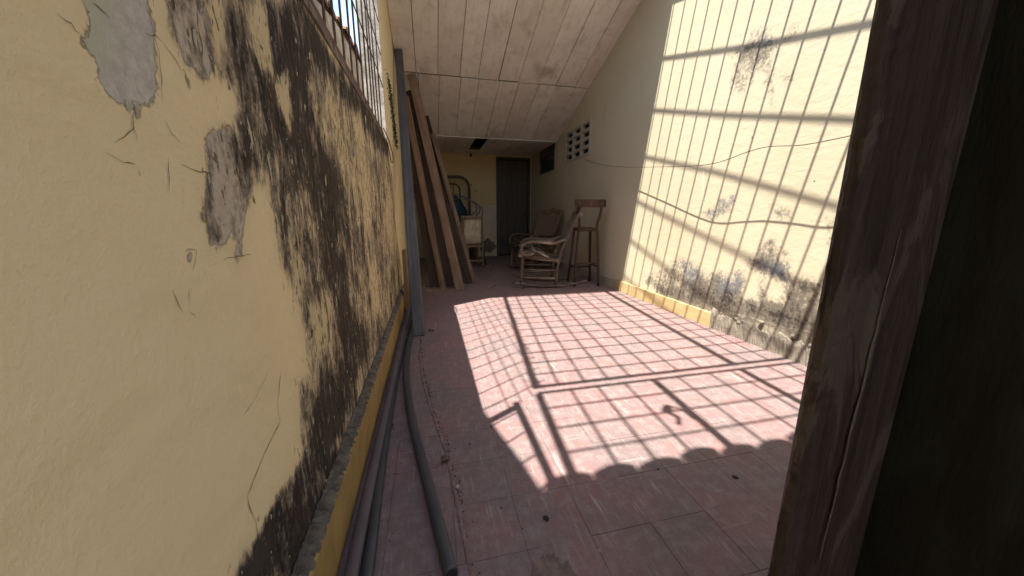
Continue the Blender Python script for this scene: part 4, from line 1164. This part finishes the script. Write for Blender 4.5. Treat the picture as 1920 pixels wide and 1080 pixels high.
be = thing('bed_end', 'arched olive metal bed end standing against the back wall', 'bed frame', (.45, 7.75, 0))
def arch(x0, x1, z0, z1, r, y):
    P = [(x0, y, z0), (x0, y, z1 - r)]
    P += [(x0 + r - r * math.cos(a), y, z1 - r + r * math.sin(a)) for a in np.linspace(.2, math.pi / 2, 6)]
    P += [(x1 - r + r * math.sin(a), y, z1 - r + r * math.cos(a)) for a in np.linspace(0, math.pi / 2, 6)]
    return P + [(x1, y, z0)]
MB().tube(arch(-.05, .855, 0, 1.73, .21, 7.72), .032, 10).build('outer_tube', M['bed'], be, 0, True)
MB().tube(arch(.12, .655, .9, 1.585, .12, 7.72), .018, 8).build('inner_tube', M['bed'], be, 0, True)
for z in (.92, .45): MB().tube([(-.05, 7.72, z), (.85, 7.72, z)], .016, 8).build('cross_tube', M['bed'], be, 0, True)
for x in (.26, .39, .52): MB().tube([(x, 7.72, .92), (x, 7.72, 1.58)], .008, 6).build('rod', M['bed'], be, 0, True)

tb = thing('low_table', 'dark low table carrying the heap behind the planks', 'table', (.45, 7.1, 0))
MB().span((.05, 6.85, .80), (.93, 7.45, .84)).build('top', M['plank_dark'], tb, .006, True)
for (x, y) in ((.09, 6.9), (.88, 6.9), (.09, 7.4), (.88, 7.4)): MB().span((x - .025, y - .025, 0), (x + .025, y + .025, .80)).build('leg', M['plank_dark'], tb, .003, True)
b = MB(); V, F = [], []
n, m = 14, 8
for j in range(m + 1):
    for i in range(n):
        a = 2 * math.pi * i / n; e = math.pi / 2 * j / m
        r = math.cos(e) * (1 + .25 * math.sin(3 * a + j) * .5 + random.uniform(-.06, .06))
        V.append((.42 + .30 * r * math.cos(a), 7.1 + .2 * r * math.sin(a), .84 + .46 * math.sin(e) * (1 + .15 * math.cos(a + .6)) ))
for j in range(m):
    for i in range(n):
        k = (i + 1) % n; F.append((j * n + i, j * n + k, (j + 1) * n + k, (j + 1) * n + i))
tag(b.add(V, F, True).build('teal_cloth_heap', M['teal']), 'crumpled dark teal cloth heaped on the low table', 'cloth')
cb = thing('wire_frame', 'bent wire basket frame lying on the heap beside the bed end', 'frame', (.75, 7.0, .84))
for k, (dx, dz) in enumerate(((0, 0), (.05, -.05), (-.06, .03))):
    P = curve([(.36 + dx, 6.95, 1.30 + dz), (.60 + dx, 6.9, 1.29 + dz), (.80 + dx, 6.88, 1.22 + dz), (.95 + dx, 6.88, 1.12 + dz), (.96 + dx, 6.9, 1.0 + dz), (.86 + dx, 6.95, .92 + dz), (.6 + dx, 7.0, .88)], 5)
    MB().tube(P, .009, 6).build('hoop', M['wire_grey'], cb, 0, True)
for (x, z) in ((.72, 1.25), (.84, 1.2)):
    MB().tube(curve([(x, 6.89, z), (x + .06, 6.88, z - .14), (x + .04, 6.9, z - .3)], 4), .006, 6).build('stay', M['wire_grey'], cb, 0, True)

# ================================================================== PIPES
def pipe(label, pts, r, mat):
    return tag(MB().tube(curve([(x, y, r + .002) for x, y in pts], 8), r, 14).build('pipe', mat), label, 'pipe', 'pipes along the yellow wall')
def bore_disc(parent, p, d, r):
    d = Vector(d).normalized()
    MB().tube([Vector(p) + d * .0005, Vector(p) + d * .0015], r * .8, 14).build('painted_bore', M['cavity'], parent)  # dark disc paints the shade inside a pipe end that is solid
p1 = pipe('black plastic pipe curving away from the yellow skirting', [(.012, .752), (-.010, .87), (-.054, 1.12), (-.128, 1.55), (-.180, 2.03), (-.190, 2.5), (-.178, 2.9), (-.17, 3.3)], .019, M['pipe'])
bore_disc(p1, (.012, .752, .021), (.22, -1.18, 0), .019)
pipe('straight black pipe lying second from the yellow skirting', [(-.192, .3), (-.203, .8), (-.217, 1.15), (-.228, 1.66), (-.232, 2.36), (-.214, 3.0), (-.195, 3.6)], .016, M['pipe'])
pipe('purplish grey pipe lying tight against the yellow skirting', [(-.240, .3), (-.2435, .8), (-.2455, 1.15), (-.2465, 1.66), (-.2475, 2.4), (-.243, 3.2), (-.245, 3.9)], .020, M['pipe_grey'])

# ================================================================== CABLES ON THE CREAM WALL
P = [(2.305, 5.12, 1.77), (2.285, 4.55, 1.62), (2.26, 4.0, 1.515), (2.21, 3.1, 1.40), (2.17, 2.45, 1.336), (2.16, 2.1, 1.371), (2.16, 1.95, 1.378), (2.165, 1.74, 1.350), (2.16, 1.57, 1.347), (2.16, 1.44, 1.353), (2.15, 1.2, 1.37), (2.1, .6, 1.42), (2.05, .43, 1.45)]
tag(MB().tube(curve(P, 6), .0028, 6).build('hanging_cable', M['cable']), 'thin dark cable sagging along the cream wall from the vent blocks', 'cable')

# ================================================================== SMALL THINGS ON THE FLOOR
def lump(name, loc, s, mat, flat=.6, label=None, cat=None, group=None):
    m_ = bmesh.new(); bmesh.ops.create_icosphere(m_, subdivisions=2, radius=1)
    k = [random.uniform(.7, 1.25) for _ in range(3)]
    for v in m_.verts:
        v.co = Vector((v.co.x * k[0], v.co.y * k[1], v.co.z * flat)) * s * random.uniform(.82, 1.15)
    me = bpy.data.meshes.new(name); m_.to_mesh(me); m_.free(); me.materials.append(mat)
    o_ = bpy.data.objects.new(name, me); col.objects.link(o_)
    o_.location = (loc[0], loc[1], s * flat * .75); o_.rotation_euler = (0, 0, random.random() * 6)
    if label: tag(o_, label, cat, group)
    return o_
lump('black_lump', (.316, .877), .0125, M['black_lump'], .35, 'flat black lump on the shaded tiles in the foreground', 'lump')
lump('dark_scrap', (1.05, .889), .011, M['black_lump'], .25, 'dark flat scrap on the reddest tiles near the door jamb', 'scrap')
for k, (x, y, s) in enumerate(((.185, .95, .004), (.235, .86, .003), (.80, .99, .004), (.12, 1.30, .005), (.23, 1.40, .004))):
    lump('pebble', (x, y), s, M['black_lump'], .5, 'tiny dark pebble on the shaded foreground tiles', 'pebble', 'pebbles in the foreground')
lump('pale_crumb', (.052, 1.07), .010, M['lime'], .7, 'pale plaster crumb lying beside the curved black pipe', 'crumb')
lump('pale_chip', (.43, .74), .0035, M['lime'], .5, 'tiny white chip on the foreground tiles', 'chip')
def leaf(loc, s, rz, label, group):
    V, F = [], []
    n = 7
    for i in range(n + 1):
        t = i / n; w = math.sin(math.pi * min(1, t * .95 + .03)) * .36
        zc_ = .10 * math.sin(t * 5) + .08
        V += [((t - .5), -w, zc_ + .10), ((t - .5), 0, zc_ - .02), ((t - .5), w, zc_ + .12)]
    for i in range(n):
        for j in range(2): a = i * 3 + j; F.append((a, a + 1, a + 4, a + 3))
    o_ = MB().add([Vector(v) * s for v in V], F, True).build('dry_leaf', M['leaf'])
    md = o_.modifiers.new('thick', 'SOLIDIFY'); md.thickness = s * .02
    o_.location = (loc[0], loc[1], s * .05); o_.rotation_euler = (random.uniform(-.2, .2), random.uniform(-.2, .2), rz)
    return tag(o_, label, 'leaf', group)
leaf((.015, 1.22), .05, .9, 'curled brown leaf resting against the curved black pipe', 'dry leaves')
leaf((-.215, 1.50), .045, 1.4, 'brown leaf caught on the pipes beside the skirting', 'dry leaves')
leaf((-.03, 2.82), .05, .2, 'dark leaf beside the foot of the grey beam', 'dry leaves')
for i in range(18):
    x, y = random.uniform(.65, 1.5), random.uniform(4.3, 6.6)
    leaf((x, y), random.uniform(.03, .065), random.random() * 6, 'small dry leaf on the dusty floor in front of the rocking chairs', 'dry leaves in the shade')
# loose dirt along the joint by the pipe and under the planks
b = MB()
def grain(b, x, y, s, z=0.0):
    M3 = Euler((random.random() * 6, random.random() * 6, random.random() * 6)).to_matrix()
    b.add([M3 @ Vector(v) * s * random.uniform(.6, 1.3) + Vector((x, y, z + s * .4)) for v in ((1, 0, -.6), (-.5, .87, -.6), (-.5, -.87, -.6), (0, 0, 1))], [(0, 1, 3), (1, 2, 3), (2, 0, 3), (0, 2, 1)])
for i in range(750):
    t = random.random() ** .8
    y = .74 + 2.2 * t
    x = np.interp(y, [.7, .9, 1.1, 1.3, 1.6, 2.2, 3.0], [.075, .06, .05, .03, -.03, -.10, -.12]) + random.gauss(0, .006 + .006 * (random.random() < .2))
    grain(b, x, y, random.choice((.0012, .0018, .0025, .004)))
for i in range(500):
    y = random.uniform(.5, 3.4); grain(b, random.uniform(-.27, -.13), y, random.choice((.0012, .002, .003)))
for i in range(500):
    grain(b, random.gauss(2.26, .03), random.uniform(1.2, 3.6), random.choice((.0012, .002, .0035)))
M['ridge'] = m_plain('pinkish_mortar', (0.26, 0.17, 0.15), (0.14, 0.095, 0.085), 25, 0.9, 0.8, 0.006)
M['dirt'] = m_plain('dark_loose_dirt', (0.085, 0.066, 0.052), (0.04, 0.03, 0.025), 60)
tag(b.build('loose_dirt', M['dirt']), 'loose dirt and mortar crumbs lying along the walls and pipe', 'dirt', kind='stuff')
b = MB()
for i in range(160):
    x, y = random.gauss(.05, .13), random.gauss(4.35, .14)
    a = random.random() * 6; L = random.uniform(.02, .07)
    if x < XL + .06: continue
    b.beam((x, y, .006 + random.random() * .02), (x + L * math.cos(a), y + L * math.sin(a), .006 + random.random() * .03), .003, .002)
tag(b.build('straw_litter', M['straw']), 'pale straw and splinters littering the foot of the planks', 'litter', kind='stuff')
# low mortar ridge on the floor beside the curved pipe
RP = [(.085, .70), (.068, .85), (.058, 1.0), (.045, 1.15), (.02, 1.35), (-.03, 1.65), (-.075, 2.0), (-.10, 2.4)]
rp = curve([(x, y, .0) for x, y in RP], 14)
tag(MB().tube([(p.x - .012 + random.gauss(0, .0012), p.y, random.uniform(-.003, .0)) for p in rp], [random.uniform(.006, .0095) for _ in rp], 8, 0.8).build('mortar_ridge', M['ridge']), 'thin pale pink mortar ridge curving along the floor beside the black pipe', 'ridge')
# worn cement patch in the tiles at the very front
m_ = bmesh.new(); bmesh.ops.create_grid(m_, x_segments=18, y_segments=18, size=.07)
for v in list(m_.verts):
    r = math.hypot(v.co.x, v.co.y) / .07
    v.co.z = .004 * max(0, math.sin(r * 9) * .5 + .5) * max(0, 1.1 - r) + random.uniform(0, .0015) - (.004 if r > .9 + random.uniform(-.1, .1) else 0)
me = bpy.data.meshes.new('cement_patch'); m_.to_mesh(me); m_.free(); me.materials.append(m_plain('pinkish_patch', (0.27, 0.19, 0.165), (0.13, 0.095, 0.085), 30, 0.9, 0.9, 0.01))
o = bpy.data.objects.new('cement_patch', me); col.objects.link(o); o.location = (.275, .70, .0008)
tag(o, 'rough round cement patch in the tiles at the bottom edge', 'patch')
# moss on the wall beside the grey beam
b = MB()
for i in range(900):
    t = random.random()
    y = 3.85 + .36 * t + random.gauss(0, .13); z = 2.2 - .52 * t + random.gauss(0, .03)
    s = random.uniform(.006, .018)
    d = Vector((random.uniform(.3, 1), random.uniform(-.6, .6), random.uniform(-1, .6))).normalized()
    p = Vector((XL + .001, y, z)); e = d.cross(Vector((0, 1, .3))).normalized() * s * .35
    b.add([p - e, p + e, p + d * s], [(0, 1, 2)])
tag(b.build('moss_patch', M['moss']), 'green black moss patch on the yellow wall left of the grey beam', 'moss', kind='stuff')
# small stub of board behind the beam foot
tag(MB().span((XL + .052, 3.42, 0), (XL + .085, 3.50, .62)).build('wood_offcut', M['plank_red'], None, .003), 'narrow reddish offcut standing behind the foot of the grey beam', 'offcut')
